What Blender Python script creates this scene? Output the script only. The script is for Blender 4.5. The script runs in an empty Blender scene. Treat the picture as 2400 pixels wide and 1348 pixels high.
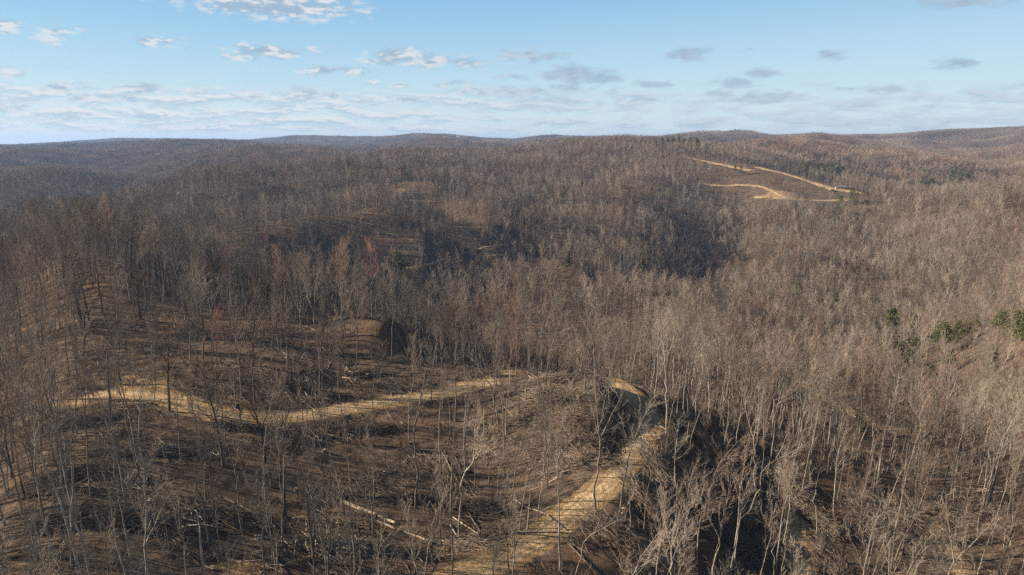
import bpy, math, random
import numpy as np
from mathutils import Vector, Matrix
R = math.radians
C = bpy.context.scene.collection
SC = bpy.context.scene

# ------------------------------------------------------------------ camera, world, sun, exposure
CAMZ = 130.0
PITCH = 12.2
cam_data = bpy.data.cameras.new("camera")
cam_data.lens = 24.0
cam_data.sensor_width = 36.0
cam_data.clip_start = 1.0
cam_data.clip_end = 60000.0
cam = bpy.data.objects.new("camera", cam_data)
cam.location = (0, 0, CAMZ)
cam.rotation_euler = (R(90 - PITCH), 0, 0)
C.objects.link(cam)
SC.camera = cam

SUN_ELEV = 22.0
SUN_AZ = 275.0          # compass-like bearing of the sun measured clockwise from +Y
world = bpy.data.worlds.new("World")
SC.world = world
world.use_nodes = True


sun_data = bpy.data.lights.new("sun", 'SUN')
sun_data.energy = 5.0
sun_data.angle = R(0.53)
sun_data.color = (1.0, 0.87, 0.70)
sun = bpy.data.objects.new("sun", sun_data)
sdir = Vector((math.sin(R(SUN_AZ)) * math.cos(R(SUN_ELEV)), math.cos(R(SUN_AZ)) * math.cos(R(SUN_ELEV)), math.sin(R(SUN_ELEV))))
sun.rotation_euler = sdir.to_track_quat('Z', 'Y').to_euler()
C.objects.link(sun)

SC.view_settings.view_transform = 'Standard'
SC.view_settings.look = 'None'
SC.view_settings.gamma = 1.0
SC.view_settings.exposure = 1.2
SC.render.engine = 'CYCLES'
SC.cycles.max_bounces = 3
SC.cycles.diffuse_bounces = 2
SC.cycles.glossy_bounces = 1
SC.cycles.transmission_bounces = 1
SC.cycles.volume_bounces = 0
SC.cycles.use_denoising = False

# ------------------------------------------------------------------ sky and clouds (world shader)
CLOUDS = [  # photo u, v, half width, half height, strength
 (630,8,190,28,1.0),(520,5,60,14,.7),(830,28,60,10,.5),(0,62,45,16,.8),(120,82,34,14,.7),(155,76,30,10,.5),(350,98,42,10,.8),(408,100,26,12,.7),
 (620,122,80,14,.95),(560,132,50,9,.6),(725,118,28,7,.5),(925,133,60,17,.95),(1000,140,70,15,.9),(1080,145,70,14,.75),(860,145,40,9,.55),(750,168,50,9,.75),(830,168,60,8,.55),
 (870,195,24,6,.6),(935,198,28,7,.7),(1190,133,34,13,.85),(1250,133,28,13,.85),(1300,132,28,9,.75),(1340,175,66,17,1.0),(1400,180,60,11,.9),(1620,125,40,14,.95),(1655,122,30,8,.5),
 (1740,118,12,6,.4),(1950,129,34,9,.85),(2235,150,48,12,1.0),(1780,172,36,8,.85),(1530,199,40,8,.85),(1715,197,50,11,.85),(1680,220,36,9,.8),(1750,230,70,9,.85),(1820,232,60,13,.85),
 (2010,204,46,6,.6),(2080,214,40,10,.8),(2020,243,60,12,.55),(2190,245,64,11,.5),(135,205,34,12,.95),(330,206,50,12,.95),(240,208,100,6,.6),(455,215,44,8,.75),(705,220,36,15,1.0),(780,224,26,10,.9),
 (590,228,44,9,.7),(1060,196,60,10,.6),(1190,180,50,7,.6),(1200,215,90,12,.85),(1110,218,60,10,.8),(1330,205,50,10,.7),(1430,210,30,7,.5),(1500,235,44,8,.7),(0,170,50,9,.7),(20,250,30,12,.9),(2250,5,110,14,.8),(2200,18,60,10,.5),
 (1295,242,120,16,.6),(1600,245,60,10,.4),(210,232,60,10,.8),(305,232,40,12,.9),(2380,220,40,8,.5),(60,235,60,8,.6),(960,232,70,8,.75),(860,238,60,8,.7),
]
def build_world():
    nt = world.node_tree
    N, L = nt.nodes, nt.links
    N.clear()
    def math_(op, a, b=None, c=None, clamp=False):
        n = N.new('ShaderNodeMath'); n.operation = op; n.use_clamp = clamp
        for i, v in enumerate((a, b, c)):
            if v is None: continue
            if isinstance(v, (int, float)): n.inputs[i].default_value = v
            else: L.new(v, n.inputs[i])
        return n.outputs[0]
    def vmath(op, a, b=None):
        n = N.new('ShaderNodeVectorMath'); n.operation = op
        for i, v in enumerate((a, b)):
            if v is None: continue
            if isinstance(v, tuple): n.inputs[i].default_value = v
            else: L.new(v, n.inputs[i])
        return n
    def mixc(f, a, b):
        n = N.new('ShaderNodeMix'); n.data_type = 'RGBA'
        if isinstance(f, (int, float)): n.inputs[0].default_value = f
        else: L.new(f, n.inputs[0])
        for i, v in ((6, a), (7, b)):
            if isinstance(v, tuple): n.inputs[i].default_value = (*v, 1)
            else: L.new(v, n.inputs[i])
        return n.outputs[2]
    def mrange(v, a, b, c=0.0, d=1.0, smooth=True):
        n = N.new('ShaderNodeMapRange'); n.interpolation_type = 'SMOOTHSTEP' if smooth else 'LINEAR'
        L.new(v, n.inputs[0]); n.inputs[1].default_value = a; n.inputs[2].default_value = b
        n.inputs[3].default_value = c; n.inputs[4].default_value = d
        return n.outputs[0]
    def noise(vec, scale, det=5, rough=0.55):
        n = N.new('ShaderNodeTexNoise'); n.inputs['Scale'].default_value = scale
        n.inputs['Detail'].default_value = det; n.inputs['Roughness'].default_value = rough
        L.new(vec, n.inputs['Vector']); return n.outputs[0]
    def comb(x, y, z=0.0):
        n = N.new('ShaderNodeCombineXYZ')
        for i, v in enumerate((x, y, z)):
            if isinstance(v, (int, float)): n.inputs[i].default_value = v
            else: L.new(v, n.inputs[i])
        return n.outputs[0]
    out = N.new('ShaderNodeOutputWorld'); bg = N.new('ShaderNodeBackground'); L.new(bg.outputs[0], out.inputs[0])
    sky = N.new('ShaderNodeTexSky'); sky.sky_type = 'NISHITA'; sky.sun_disc = False
    sky.sun_elevation = R(SUN_ELEV); sky.sun_rotation = R(SUN_AZ)
    sky.altitude = 300; sky.air_density = 1.0; sky.dust_density = 0.3; sky.ozone_density = 1.5
    tc = N.new('ShaderNodeTexCoord'); d = tc.outputs['Generated']
    sep = N.new('ShaderNodeSeparateXYZ'); L.new(d, sep.inputs[0])
    x, y, z = sep.outputs
    DEG = 57.29578
    el = math_('MULTIPLY', math_('ARCSINE', z), DEG)
    az = math_('MULTIPLY', math_('ARCTAN2', x, y), DEG)
    # clear air: sky texture, paler and brighter towards the horizon as in the photo
    ramp = N.new('ShaderNodeValToRGB'); cr = ramp.color_ramp
    L.new(mrange(el, 0, 90, 0, 1, False), ramp.inputs[0])
    stops = [(0.0, (.56, .68, .74)), (2.5 / 90, (.51, .66, .74)), (5.5 / 90, (.385, .59, .725)), (8.5 / 90, (.285, .51, .71)), (11 / 90, (.22, .45, .68)), (20 / 90, (.065, .145, .27)), (1.0, (.022, .048, .10))]
    cr.elements[0].position = 0; cr.elements[1].position = 1
    for p, c in stops[1:-1]:
        cr.elements.new(p)
    for e, (p, c) in zip(cr.elements, stops):
        e.position = p; e.color = (*c, 1)
    k = vmath('SCALE', sky.outputs[0]); k.inputs[3].default_value = 0.1
    clear = mixc(0.12, ramp.outputs[0], k.outputs[0])
    # the air pales towards the right of the view and away from the zenith
    pale = math_('MULTIPLY', mrange(az, -25, 38, 0, 1), mrange(el, 14, 3, 0.25, 1))
    clear = mixc(math_('MULTIPLY', pale, 0.30), clear, (.60, .73, .79))
    # clouds, in azimuth and elevation
    P = comb(az, math_('MULTIPLY', el, 2.6))
    w = noise(P, 0.33, 2, 0.6); w2 = noise(vmath('ADD', P, (31, 17, 5)).outputs[0], 0.33, 2, 0.6)
    wa = math_('MULTIPLY_ADD', math_('SUBTRACT', w, 0.5), 3.4, az)
    we = math_('MULTIPLY_ADD', math_('SUBTRACT', w2, 0.5), 0.95, el)
    PW = comb(wa, we)
    cov = None
    for (u, v, hw, hh_, s) in CLOUDS:
        X, Y, Z = pix_dir(u, v)
        a0 = math.degrees(math.atan2(X, Y)); e0 = math.degrees(math.atan(float(Z)))
        sw = hw / 1600 * DEG * 1.1 * math.cos(R(a0)) ** 2 + .15; sh = hh_ / 1600 * DEG * 1.15 * math.cos(R(a0)) + .06
        q = vmath('SUBTRACT', PW, (a0, e0, 0)).outputs[0]
        q = vmath('MULTIPLY', q, (1 / sw, 1 / sh, 0))
        ln = vmath('LENGTH', q.outputs[0]).outputs['Value']
        b = math_('MULTIPLY_ADD', ln, -s * 0.8, s * 1.15)
        cov = b if cov is None else math_('MAXIMUM', cov, b)
    fine = noise(comb(math_('MULTIPLY', az, 1.0), math_('MULTIPLY', el, 2.8), 3.0), 0.95, 6, 0.58)
    dens = math_('MULTIPLY_ADD', math_('SUBTRACT', fine, 0.5), 1.35, cov)
    dens1 = mrange(dens, 0.16, 0.86)
    # low banks of small clouds above the horizon
    bn = noise(comb(math_('MULTIPLY', az, 1.0), math_('MULTIPLY', el, 5.0), 9.0), 0.36, 6, 0.62)
    band = math_('MULTIPLY', mrange(el, 5.2, 3.0), mrange(el, 0.0, 0.8))
    leftw = mrange(az, 12, -30, 0.80, 1.0)
    lim = math_('SUBTRACT', 0.66, math_('MULTIPLY', math_('MULTIPLY', band, leftw), 0.29))
    dens2 = math_('MULTIPLY', math_('MULTIPLY_ADD', math_('SUBTRACT', bn, lim), 6.0, 0.0, True), math_('MULTIPLY', band, 0.9))
    # light from the upper left: compare with the cover a little higher and to the left
    lit = noise(comb(math_('ADD', az, 0.25), math_('MULTIPLY_ADD', el, 2.8, 1.3), 3.0), 0.85, 2, 0.5)
    grad = mrange(math_('SUBTRACT', fine, lit), -0.10, 0.14)
    leftl = mrange(az, 8, -12, 0.12, 0.9)
    white = math_('MULTIPLY', grad, leftl)
    ccol = mixc(white, (.30, .41, .52), (.70, .69, .70))
    ccol = mixc(mrange(el, 6, 1.5, 0, .35), ccol, (.50, .60, .68))
    c1 = mixc(math_('MULTIPLY', dens1, 0.92), clear, ccol)
    lit2 = noise(comb(math_('ADD', az, 0.3), math_('MULTIPLY_ADD', el, 5.0, 0.9), 9.0), 0.36, 3, 0.6)
    g2 = mrange(math_('SUBTRACT', bn, lit2), -0.05, 0.09)
    bcol = mixc(math_('MULTIPLY', g2, mrange(az, 30, -20, .35, 1)), (.40, .51, .60), (.66, .68, .70))
    c2 = mixc(math_('MULTIPLY', dens2, math_('SUBTRACT', 1.0, math_('MULTIPLY', dens1, 0.7))), c1, bcol)
    # below the horizon: hazy ground colour
    c3 = mixc(mrange(el, -0.2, -2.0), c2, (.16, .14, .13))
    L.new(c3, bg.inputs[0])
    bg.inputs[1].default_value = 0.525
    world.cycles.sampling_method = 'MANUAL'; world.cycles.sample_map_resolution = 512

# ------------------------------------------------------------------ numeric helpers
SP, CP = math.sin(R(PITCH)), math.cos(R(PITCH))
def pix_dir(u, v):
    """direction through a point of the 2400 x 1348 photograph, horizontal length 1"""
    x = (np.asarray(u, float) - 1200) / 1600.0
    y = -(np.asarray(v, float) - 674) / 1600.0
    X, Y, Z = x, CP + SP * y, -SP + CP * y
    h = np.sqrt(X * X + Y * Y)
    return X / h, Y / h, Z / h
def project(x, y, z):
    zz = z - CAMZ
    dep = CP * y - SP * zz
    up = SP * y + CP * zz
    dep = np.where(dep < 1, 1, dep)
    return 1200 + 1600 * x / dep, 674 - 1600 * up / dep, dep

def _hash(ix, iy, seed):
    with np.errstate(over='ignore'):
        h = (ix.astype(np.int64) * 374761393 + iy.astype(np.int64) * 668265263 + seed * 1442695041) & 0xFFFFFFFF
        h = ((h ^ (h >> 13)) * 1274126177) & 0xFFFFFFFF
        h = (h ^ (h >> 16)) & 0xFFFFFFFF
    return h / 4294967295.0
def vnoise(x, y, seed=0):
    x = np.asarray(x, float); y = np.asarray(y, float)
    ix, iy = np.floor(x), np.floor(y)
    fx, fy = x - ix, y - iy
    fx = fx * fx * fx * (fx * (fx * 6 - 15) + 10); fy = fy * fy * fy * (fy * (fy * 6 - 15) + 10)
    a = _hash(ix, iy, seed); b = _hash(ix + 1, iy, seed)
    c = _hash(ix, iy + 1, seed); d = _hash(ix + 1, iy + 1, seed)
    return ((a * (1 - fx) + b * fx) * (1 - fy) + (c * (1 - fx) + d * fx) * fy) * 2 - 1
def fbm(x, y, seed=0, octs=4):
    s = 0; a = 1.0; f = 1.0; t = 0
    for i in range(octs):
        s = s + a * vnoise(x * f + 17.3 * i, y * f - 9.1 * i, seed + i); t += a
        a *= 0.5; f *= 2.03
    return s / t
def sstep(a, b, x):
    t = np.clip((x - a) / (b - a), 0, 1)
    return t * t * (3 - 2 * t)

# ------------------------------------------------------------------ terrain: surveyed points (photo point, range) or (azimuth deg, range, height)
SEEN = [
 # near spur, left to right
 (0,1348,100),(0,1150,142),(0,950,205),(0,800,270),(0,690,350),(0,600,480),
 (400,1348,90),(400,1150,120),(400,950,162),(400,860,190),(380,770,225),(300,710,248),(248,670,262),(200,610,330),
 (800,1348,90),(800,1150,122),(800,970,157),(800,880,180),(800,800,205),(850,752,224),(640,740,232),
 (1000,1200,112),(1000,925,166),(1100,900,172),(1200,875,180),(1200,1000,148),(1200,1150,120),(1200,1348,90),
 (1330,940,156),(1440,915,160),(1500,980,142),(1490,1050,130),(1400,1150,114),(1250,1270,98),
 # right flank of the spur down to the valley
 (1620,1100,131),(1700,1250,122),(1870,1250,128),(1870,1348,118),(2000,1100,172),(2300,1348,138),(2200,1250,150),(2400,1150,180),
 (1600,900,245),(1700,1000,172),(1520,835,300),(1560,740,420),(1700,800,395),(1850,900,330),(2050,985,285),(2200,1080,235),
 # dark slope behind the hollow
 (1250,700,470),(1250,640,560),(1350,700,500),(1100,660,545),(900,655,522),(1200,580,590),(1000,575,560),(760,610,520),(700,525,570),(900,512,592),(1150,520,640),(1150,490,740),(900,480,700),
 (1500,700,520),(1600,700,610),(1400,620,590),(1500,620,640),(1500,560,720),(1300,480,820),
 (1640,610,760),(1700,545,860),(1740,505,930),(1830,462,960),
 # right hill
 (1850,730,540),(2100,800,490),(2100,600,780),(2000,500,960),(2200,482,960),(2400,930,310),(2400,700,530),(2400,520,850),(2400,445,960),(2300,850,370),(1800,600,720),(1900,520,900),(1700,700,560),
 # middle distance
 (150,560,480),(250,500,800),(400,460,900),(450,420,1080),(700,440,900),(1000,440,860),(1300,425,1000),(1200,385,1350),(1350,392,1150),(1450,420,1040),(1500,460,900),
 (1620,372,1230),(1800,391,1120),(1775,384,1135),(1838,397,1105),(1870,407,1090),(1905,418,1070),(1940,428,1055),(1990,440,1035),(2020,449,1020),(1900,445,1020),(1850,430,1040),(1270,350,1700),(1500,352,1700),(1000,370,1600),(1700,350,1850),(1900,372,1600),
 (700,352,2100),(860,376,1700),(500,380,1800),(400,356,2400),(150,420,1500),(0,450,1400),(0,362,2600),(200,354,2800),
 (2200,400,1700),(2400,400,1900),(2100,375,2000),
 (1930,327,2700),(1850,338,2700),(2010,340,2700),(1740,352,2300),(2400,345,2800),(2200,345,2800),
 (1740,311,3700),(1680,316,3700),(1800,319,3700),(1640,322,3400),
 (1850,319,4800),(1960,323,4800),(2080,316,4500),(2020,317,4500),(2140,315,4300),(2200,311,4100),(2320,310,3900),(2400,315,3700),
 (1000,332,3200),(700,340,3200),(1400,332,3300),(1160,335,3200),(500,344,3400),(300,347,3600),(50,354,3600),
 (1060,321,5000),(950,322,4800),(890,328,4900),(1150,325,5200),(1220,327,5000),(1290,321,4800),(1350,326,4900),(1420,322,4800),(1600,322,4800),(1520,325,4800),
 (830,324,5600),(750,322,5600),(680,323,5500),(600,330,5800),(540,332,6000),(430,328,6200),(370,329,6400),(480,335,6500),(290,329,7500),(330,331,7600),(220,342,8200),(120,346,9500),(0,341,10000),
]
HIDDEN = [
 # azimuth (deg, + right), range, height relative to camera
 (-12,310,-92),(-10,400,-118),(5,350,-118),(-17,410,-112),(-4,285,-104),(4,290,-118),(-20,330,-88),(-32,620,-95),(-38,700,-105),(-34,1050,-135),(-27,1250,-120),(-20,1400,-100),(-26,650,-75),
 (9,340,-122),(-8,720,-95),(2,760,-92),(-16,720,-90),(-42,300,-72),(-42,150,-68),(-42,600,-100),
 (30,1250,-125),(36,1200,-140),(24,1300,-100),(42,500,-60),(42,300,-60),(42,180,-70),(42,1200,-120),
 (-10,1750,-75),(0,2300,-90),(-15,2700,-95),(-28,2000,-90),(-36,1900,-80),(12,2300,-80),(22,3100,-75),(30,2300,-100),(34,3200,-60),(16,3100,-80),
 (0,4000,-100),(-12,4300,-100),(-25,4800,-110),(15,4300,-70),(25,3500,-40),
 (-60,100,-60),(-60,300,-90),(-60,1000,-110),(-60,4000,-60),(60,100,-80),(60,300,-50),(60,1000,-80),(60,4000,0),
 (0,55,-62),(-30,55,-58),(30,55,-78),(-60,55,-60),(60,55,-78),
 (-45,15000,-180),(-20,15000,-180),(0,15000,-180),(20,15000,-180),(45,15000,-180),(60,15000,-180),(-60,15000,-180),
 (-35,8000,-80),(0,8000,-150),(25,8000,-120),(10,7000,-140),(-15,8500,-130),
]
_px, _py, _pz = [], [], []
for (u, v, r) in SEEN:
    X, Y, Z = pix_dir(u, v)
    _px.append(math.atan2(X, Y)); _py.append(math.log(r)); _pz.append(Z * r)
for (az, r, z) in HIDDEN:
    _px.append(R(az)); _py.append(math.log(r)); _pz.append(z)
_px, _py, _pz = map(np.array, (_px, _py, _pz))
_A = _px * 3.0; _Q = _py * 1.6
def _phi(d2):
    return 0.5 * d2 * np.log(d2 + 1e-9)
def _solve():
    n = len(_A)
    K = _phi((_A[:, None] - _A[None]) ** 2 + (_Q[:, None] - _Q[None]) ** 2)
    K[np.diag_indices(n)] += 0.002
    P = np.stack([np.ones(n), _A, _Q], 1)
    M = np.zeros((n + 3, n + 3)); M[:n, :n] = K; M[:n, n:] = P; M[n:, :n] = P.T
    return np.linalg.solve(M, np.concatenate([_pz, np.zeros(3)]))
_W = _solve()
def h_base(x, y):
    x = np.asarray(x, float); y = np.asarray(y, float)
    sh = x.shape; x = x.ravel(); y = y.ravel()
    r = np.clip(np.hypot(x, y), 55, 15000)
    a = np.clip(np.arctan2(x, y), -1.05, 1.05) * 3.0
    q = np.log(r) * 1.6
    z = np.empty_like(a)
    for i in range(0, len(a), 20000):
        s = slice(i, i + 20000)
        z[s] = _phi((a[s, None] - _A) ** 2 + (q[s, None] - _Q) ** 2) @ _W[:-3] + _W[-3] + _W[-2] * a[s] + _W[-1] * q[s]
    r = np.hypot(x, y)
    far = sstep(600, 3500, r)
    z = z + far * (1 - .55 * sstep(2500, 4500, r)) * 26 * (.45 - np.abs(fbm(x / 520, y / 520, 11, 4)) * 2.6) - far * 3
    z = z + sstep(250, 900, r) * (1 - far) * (7 + 9 * sstep(700, 1100, r)) * fbm(x / 190, y / 190, 5, 3) * (1 - .9 * np.exp(-((np.degrees(np.arctan2(x, y)) - 19) / 10) ** 4 - ((np.log(np.maximum(r, 50)) - 7.0) / .26) ** 4))
    z = z + 1.5 * fbm(x / 34, y / 34, 3, 3) * sstep(60, 120, r)
    z = np.maximum(z, -200)
    return (z + CAMZ).reshape(sh)

_RS = np.exp(np.linspace(math.log(62), math.log(12000), 900))
def hit(u, v, hf):
    """where the sight line through a photo point meets the ground"""
    X, Y, Z = pix_dir(u, v)
    zz = CAMZ + Z * _RS
    g = hf(X * _RS, Y * _RS)
    k = np.argmax(zz < g)
    if not (zz < g).any(): k = len(_RS) - 1
    k = max(k, 1)
    d0, d1 = zz[k - 1] - g[k - 1], zz[k] - g[k]
    t = d0 / (d0 - d1) if d0 != d1 else 0
    t = min(max(t, 0), 1)
    r = _RS[k - 1] + (_RS[k] - _RS[k - 1]) * t
    return float(X * r), float(Y * r)

# local banks, and middle-distance mounds added for the shade they throw: (photo u, v of centre, radius x, radius y, height)
MOUNDS = [(1362,965,17,21,6.0), (895,790,17,14,6.0), (1255,850,9,7,2.5),
          (800,525,60,24,5), (1120,545,50,24,6), (1350,560,50,34,8), (1560,600,50,36,9), (1430,385,90,36,12), (1050,610,36,24,6), (1330,640,40,26,7), (640,640,30,24,7), (1480,650,40,30,8), (600,575,40,30,8), (1000,450,90,36,9), (780,425,110,50,10), (560,470,80,50,9)]
_md = []
for (u, v, rx, ry, hh) in MOUNDS:
    cx, cy = hit(u, v, h_base); _md.append((cx, cy, rx, ry, hh))
def h_m(x, y):
    z = h_base(x, y)
    for (cx, cy, rx, ry, hh) in _md:
        dx = (x - cx); dy = (y - cy) / ry
        # gentle on the sun side, steep on the right
        sx = np.where(dx > 0, dx / (rx * 0.55), dx / (rx * 1.4))
        d = np.sqrt(sx * sx + dy * dy)
        z = z + hh * (1 - sstep(0.25, 1.25, d))
    return z

# ------------------------------------------------------------------ tracks: photo points, width in metres, bench strength
TRACKS = [
 ("dirt_road", "main", [(170,948),(215,938),(262,915),(330,922),(395,930),(450,955),(510,970),(590,978),(680,976),(770,966),(860,950),(940,938),(1020,922),(1090,908),(1150,893),(1205,876),(1260,868)], 6.0),
 ("dirt_road", "spurroad", [(1440,900),(1470,918),(1505,950),(1522,985),(1505,1030),(1470,1080),(1425,1130),(1370,1180),(1310,1225),(1240,1275),(1160,1318),(1060,1365),(940,1410)], 5.2),
 ("dirt_road", "skid1", [(1858,1185),(1864,1230),(1872,1280),(1880,1340),(1888,1400)], 4.0),
 ("dirt_road", "skid2", [(2170,1215),(2205,1255),(2232,1300),(2262,1350),(2300,1400)], 3.2),
 ("dirt_road", "valley", [(1556,722),(1590,732),(1650,758),(1710,790),(1760,830),(1830,868),(1890,900),(1945,938),(2000,968),(2070,1000),(2120,1010)], 7.0),
 ("dirt_road", "mid", [(940,632),(985,629),(1040,612),(1080,596),(1120,580),(1180,572)], 1.8),
 ("dirt_road", "crest", [(1370,422),(1405,422),(1440,420),(1475,414)], 7.0),
 ("dirt_road", "bench", [(1318,387),(1345,385),(1372,384)], 8.0),
 ("dirt_road", "cut1", [(1588,366),(1612,368),(1640,375),(1668,381),(1695,387),(1725,393),(1760,400)], 10.0),
 ("dirt_road", "cut2", [(1775,392),(1805,399),(1838,406),(1870,416),(1905,427),(1930,436),(1955,444),(1990,447),(2020,452)], 11.0),
 ("dirt_road", "cut3", [(1655,432),(1690,436),(1740,433),(1790,437),(1815,450),(1836,463),(1865,469),(1910,470),(1950,470),(1990,468)], 5.0),
 ("dirt_road", "cut4", [(1770,462),(1805,464),(1845,467)], 5.0),
 ("dirt_road", "lower", [(1420,452),(1470,447),(1530,449),(1570,455)], 5.0),
 ("dirt_road", "far", [(700,350),(740,356),(780,362),(820,368),(862,375)], 9.0),
]
def smooth_line(pts, step):
    p = np.array(pts, float)
    for _ in range(3):
        q = [p[0]]
        for a, b in zip(p[:-1], p[1:]):
            q += [a * 0.75 + b * 0.25, a * 0.25 + b * 0.75]
        q.append(p[-1]); p = np.array(q)
    d = np.concatenate([[0], np.cumsum(np.hypot(*(p[1:] - p[:-1]).T))])
    n = max(int(d[-1] / step), 4)
    t = np.linspace(0, d[-1], n)
    return np.stack([np.interp(t, d, p[:, 0]), np.interp(t, d, p[:, 1])], 1)
_tr = []
for (nm, key, pts, w) in TRACKS:
    w3 = [hit(u, v, h_m) for (u, v) in pts]
    # no leaps: keep successive points from jumping far behind a crest
    rr = [math.hypot(*p) for p in w3]
    med = float(np.median(rr))
    ok = [p for p, r_ in zip(w3, rr) if r_ < med * 1.8]
    line = smooth_line(ok, 1.2 if med < 300 else 4.0)
    zc = h_m(line[:, 0], line[:, 1])
    k = 9 if med < 300 else 5
    zc = np.convolve(np.pad(zc, k, mode='edge'), np.ones(2 * k + 1) / (2 * k + 1), 'valid')
    _tr.append([nm, key, line, zc, w, med])
def near_track(x, y):
    """distance (in track half widths terms) and height of the closest track"""
    x = np.asarray(x, float); y = np.asarray(y, float)
    best = np.full(x.shape, 1e9); md_ = np.zeros(x.shape); zb = np.zeros(x.shape); wb = np.ones(x.shape)
    for (nm, key, line, zc, w, med) in _tr:
        x0, y0 = line.min(0) - 30; x1, y1 = line.max(0) + 30
        m = (x > x0) & (x < x1) & (y > y0) & (y < y1)
        if not m.any(): continue
        xi, yi = x[m], y[m]
        bd = np.empty(xi.shape); bz = np.empty(xi.shape)
        for i in range(0, len(xi), 8000):
            s = slice(i, i + 8000)
            d = np.hypot(xi[s, None] - line[:, 0], yi[s, None] - line[:, 1])
            j = d.argmin(1); bd[s] = d[np.arange(len(j)), j]; bz[s] = zc[j]
        cur = best[m]; up = bd < cur
        cur[up] = bd[up]; best[m] = cur
        t = zb[m]; t[up] = bz[up]; zb[m] = t
        t = wb[m]; t[up] = w; wb[m] = t
        t = md_[m]; t[up] = med; md_[m] = t
    near_track.med = md_
    return best, zb, wb
def h(x, y):
    x = np.asarray(x, float); y = np.asarray(y, float)
    sh = x.shape; x = x.ravel(); y = y.ravel()
    z = h_m(x, y)
    d, zt, w = near_track(x, y)
    hw = w * 0.5
    k = (1 - sstep(hw + 0.4, hw + 3.0 + 0.15 * w, d)) * (near_track.med < 700)
    z = z * (1 - k) + zt * k
    r = np.hypot(x, y)
    z = z + (1 - k) * 0.35 * fbm(x / 4.0, y / 4.0, 21, 3) * (1 - sstep(300, 700, r))
    return z.reshape(sh)

# fast lookup: bilinear on a cached warped grid
NG = 860
def _axis(lo, hi, c, s, n):
    a, b = math.asinh((lo - c) / s), math.asinh((hi - c) / s)
    return c + s * np.sinh(np.linspace(a, b, n))
GX = _axis(-13000, 13000, 0, 70, NG)
GY = _axis(-400, 17000, 130, 60, NG + 160)
_gx, _gy = np.meshgrid(GX, GY, indexing='xy')
GZ = h(_gx, _gy)
def hh(x, y):
    x = np.atleast_1d(np.asarray(x, float)); y = np.atleast_1d(np.asarray(y, float))
    i = np.clip(np.searchsorted(GX, x) - 1, 0, len(GX) - 2); j = np.clip(np.searchsorted(GY, y) - 1, 0, len(GY) - 2)
    fx = np.clip((x - GX[i]) / (GX[i + 1] - GX[i]), 0, 1); fy = np.clip((y - GY[j]) / (GY[j + 1] - GY[j]), 0, 1)
    return (GZ[j, i] * (1 - fx) + GZ[j, i + 1] * fx) * (1 - fy) + (GZ[j + 1, i] * (1 - fx) + GZ[j + 1, i + 1] * fx) * fy
def ground_at(u, v):
    x, y = hit(u, v, hh)
    return x, y, float(hh(x, y)[0])
build_world()

# ------------------------------------------------------------------ materials
class NT:
    def __init__(self, name):
        m = bpy.data.materials.new(name); m.use_nodes = True
        self.m = m; self.N = m.node_tree.nodes; self.L = m.node_tree.links
        self.bsdf = self.N['Principled BSDF']
        self.geo = self.N.new('ShaderNodeNewGeometry'); self.pos = self.geo.outputs['Position']
    def link(self, a, b): self.L.new(a, b)
    def noise(self, scale, det=3, rough=0.55, vec=None, off=None):
        n = self.N.new('ShaderNodeTexNoise'); n.inputs['Scale'].default_value = scale
        n.inputs['Detail'].default_value = det; n.inputs['Roughness'].default_value = rough
        v = vec or self.pos
        if off:
            a = self.N.new('ShaderNodeVectorMath'); a.operation = 'ADD'; self.L.new(v, a.inputs[0]); a.inputs[1].default_value = off; v = a.outputs[0]
        self.L.new(v, n.inputs['Vector']); return n.outputs[0]
    def scale(self, v, s):
        a = self.N.new('ShaderNodeVectorMath'); a.operation = 'MULTIPLY'; self.L.new(v, a.inputs[0]); a.inputs[1].default_value = s; return a.outputs[0]
    def mr(self, v, a, b, c=0.0, d=1.0):
        n = self.N.new('ShaderNodeMapRange'); n.interpolation_type = 'SMOOTHSTEP'; self.L.new(v, n.inputs[0])
        for i, q in enumerate((a, b, c, d)): n.inputs[i + 1].default_value = q
        return n.outputs[0]
    def math(self, op, a, b=0.0):
        n = self.N.new('ShaderNodeMath'); n.operation = op
        for i, v in enumerate((a, b)):
            if isinstance(v, (int, float)): n.inputs[i].default_value = v
            else: self.L.new(v, n.inputs[i])
        return n.outputs[0]
    def mix(self, f, a, b, mode='MIX'):
        n = self.N.new('ShaderNodeMix'); n.data_type = 'RGBA'; n.blend_type = mode
        if isinstance(f, (int, float)): n.inputs[0].default_value = f
        else: self.L.new(f, n.inputs[0])
        for i, v in ((6, a), (7, b)):
            if isinstance(v, tuple): n.inputs[i].default_value = (*v, 1)
            else: self.L.new(v, n.inputs[i])
        return n.outputs[2]
    def attr(self, name):
        n = self.N.new('ShaderNodeAttribute'); n.attribute_name = name; return n
    def rnd(self):
        n = self.N.new('ShaderNodeObjectInfo'); return n.outputs['Random']
    def bump(self, hgt, strength=0.5, dist=0.3):
        b = self.N.new('ShaderNodeBump'); b.inputs['Strength'].default_value = strength; b.inputs['Distance'].default_value = dist
        self.L.new(hgt, b.inputs['Height']); self.L.new(b.outputs[0], self.bsdf.inputs['Normal'])
    def done(self, col, rough=0.95, spec=0.1):
        if isinstance(col, tuple): self.bsdf.inputs['Base Color'].default_value = (*col, 1)
        else: self.L.new(col, self.bsdf.inputs['Base Color'])
        self.bsdf.inputs['Roughness'].default_value = rough
        self.bsdf.inputs['Specular IOR Level'].default_value = spec
        return self.m

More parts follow.
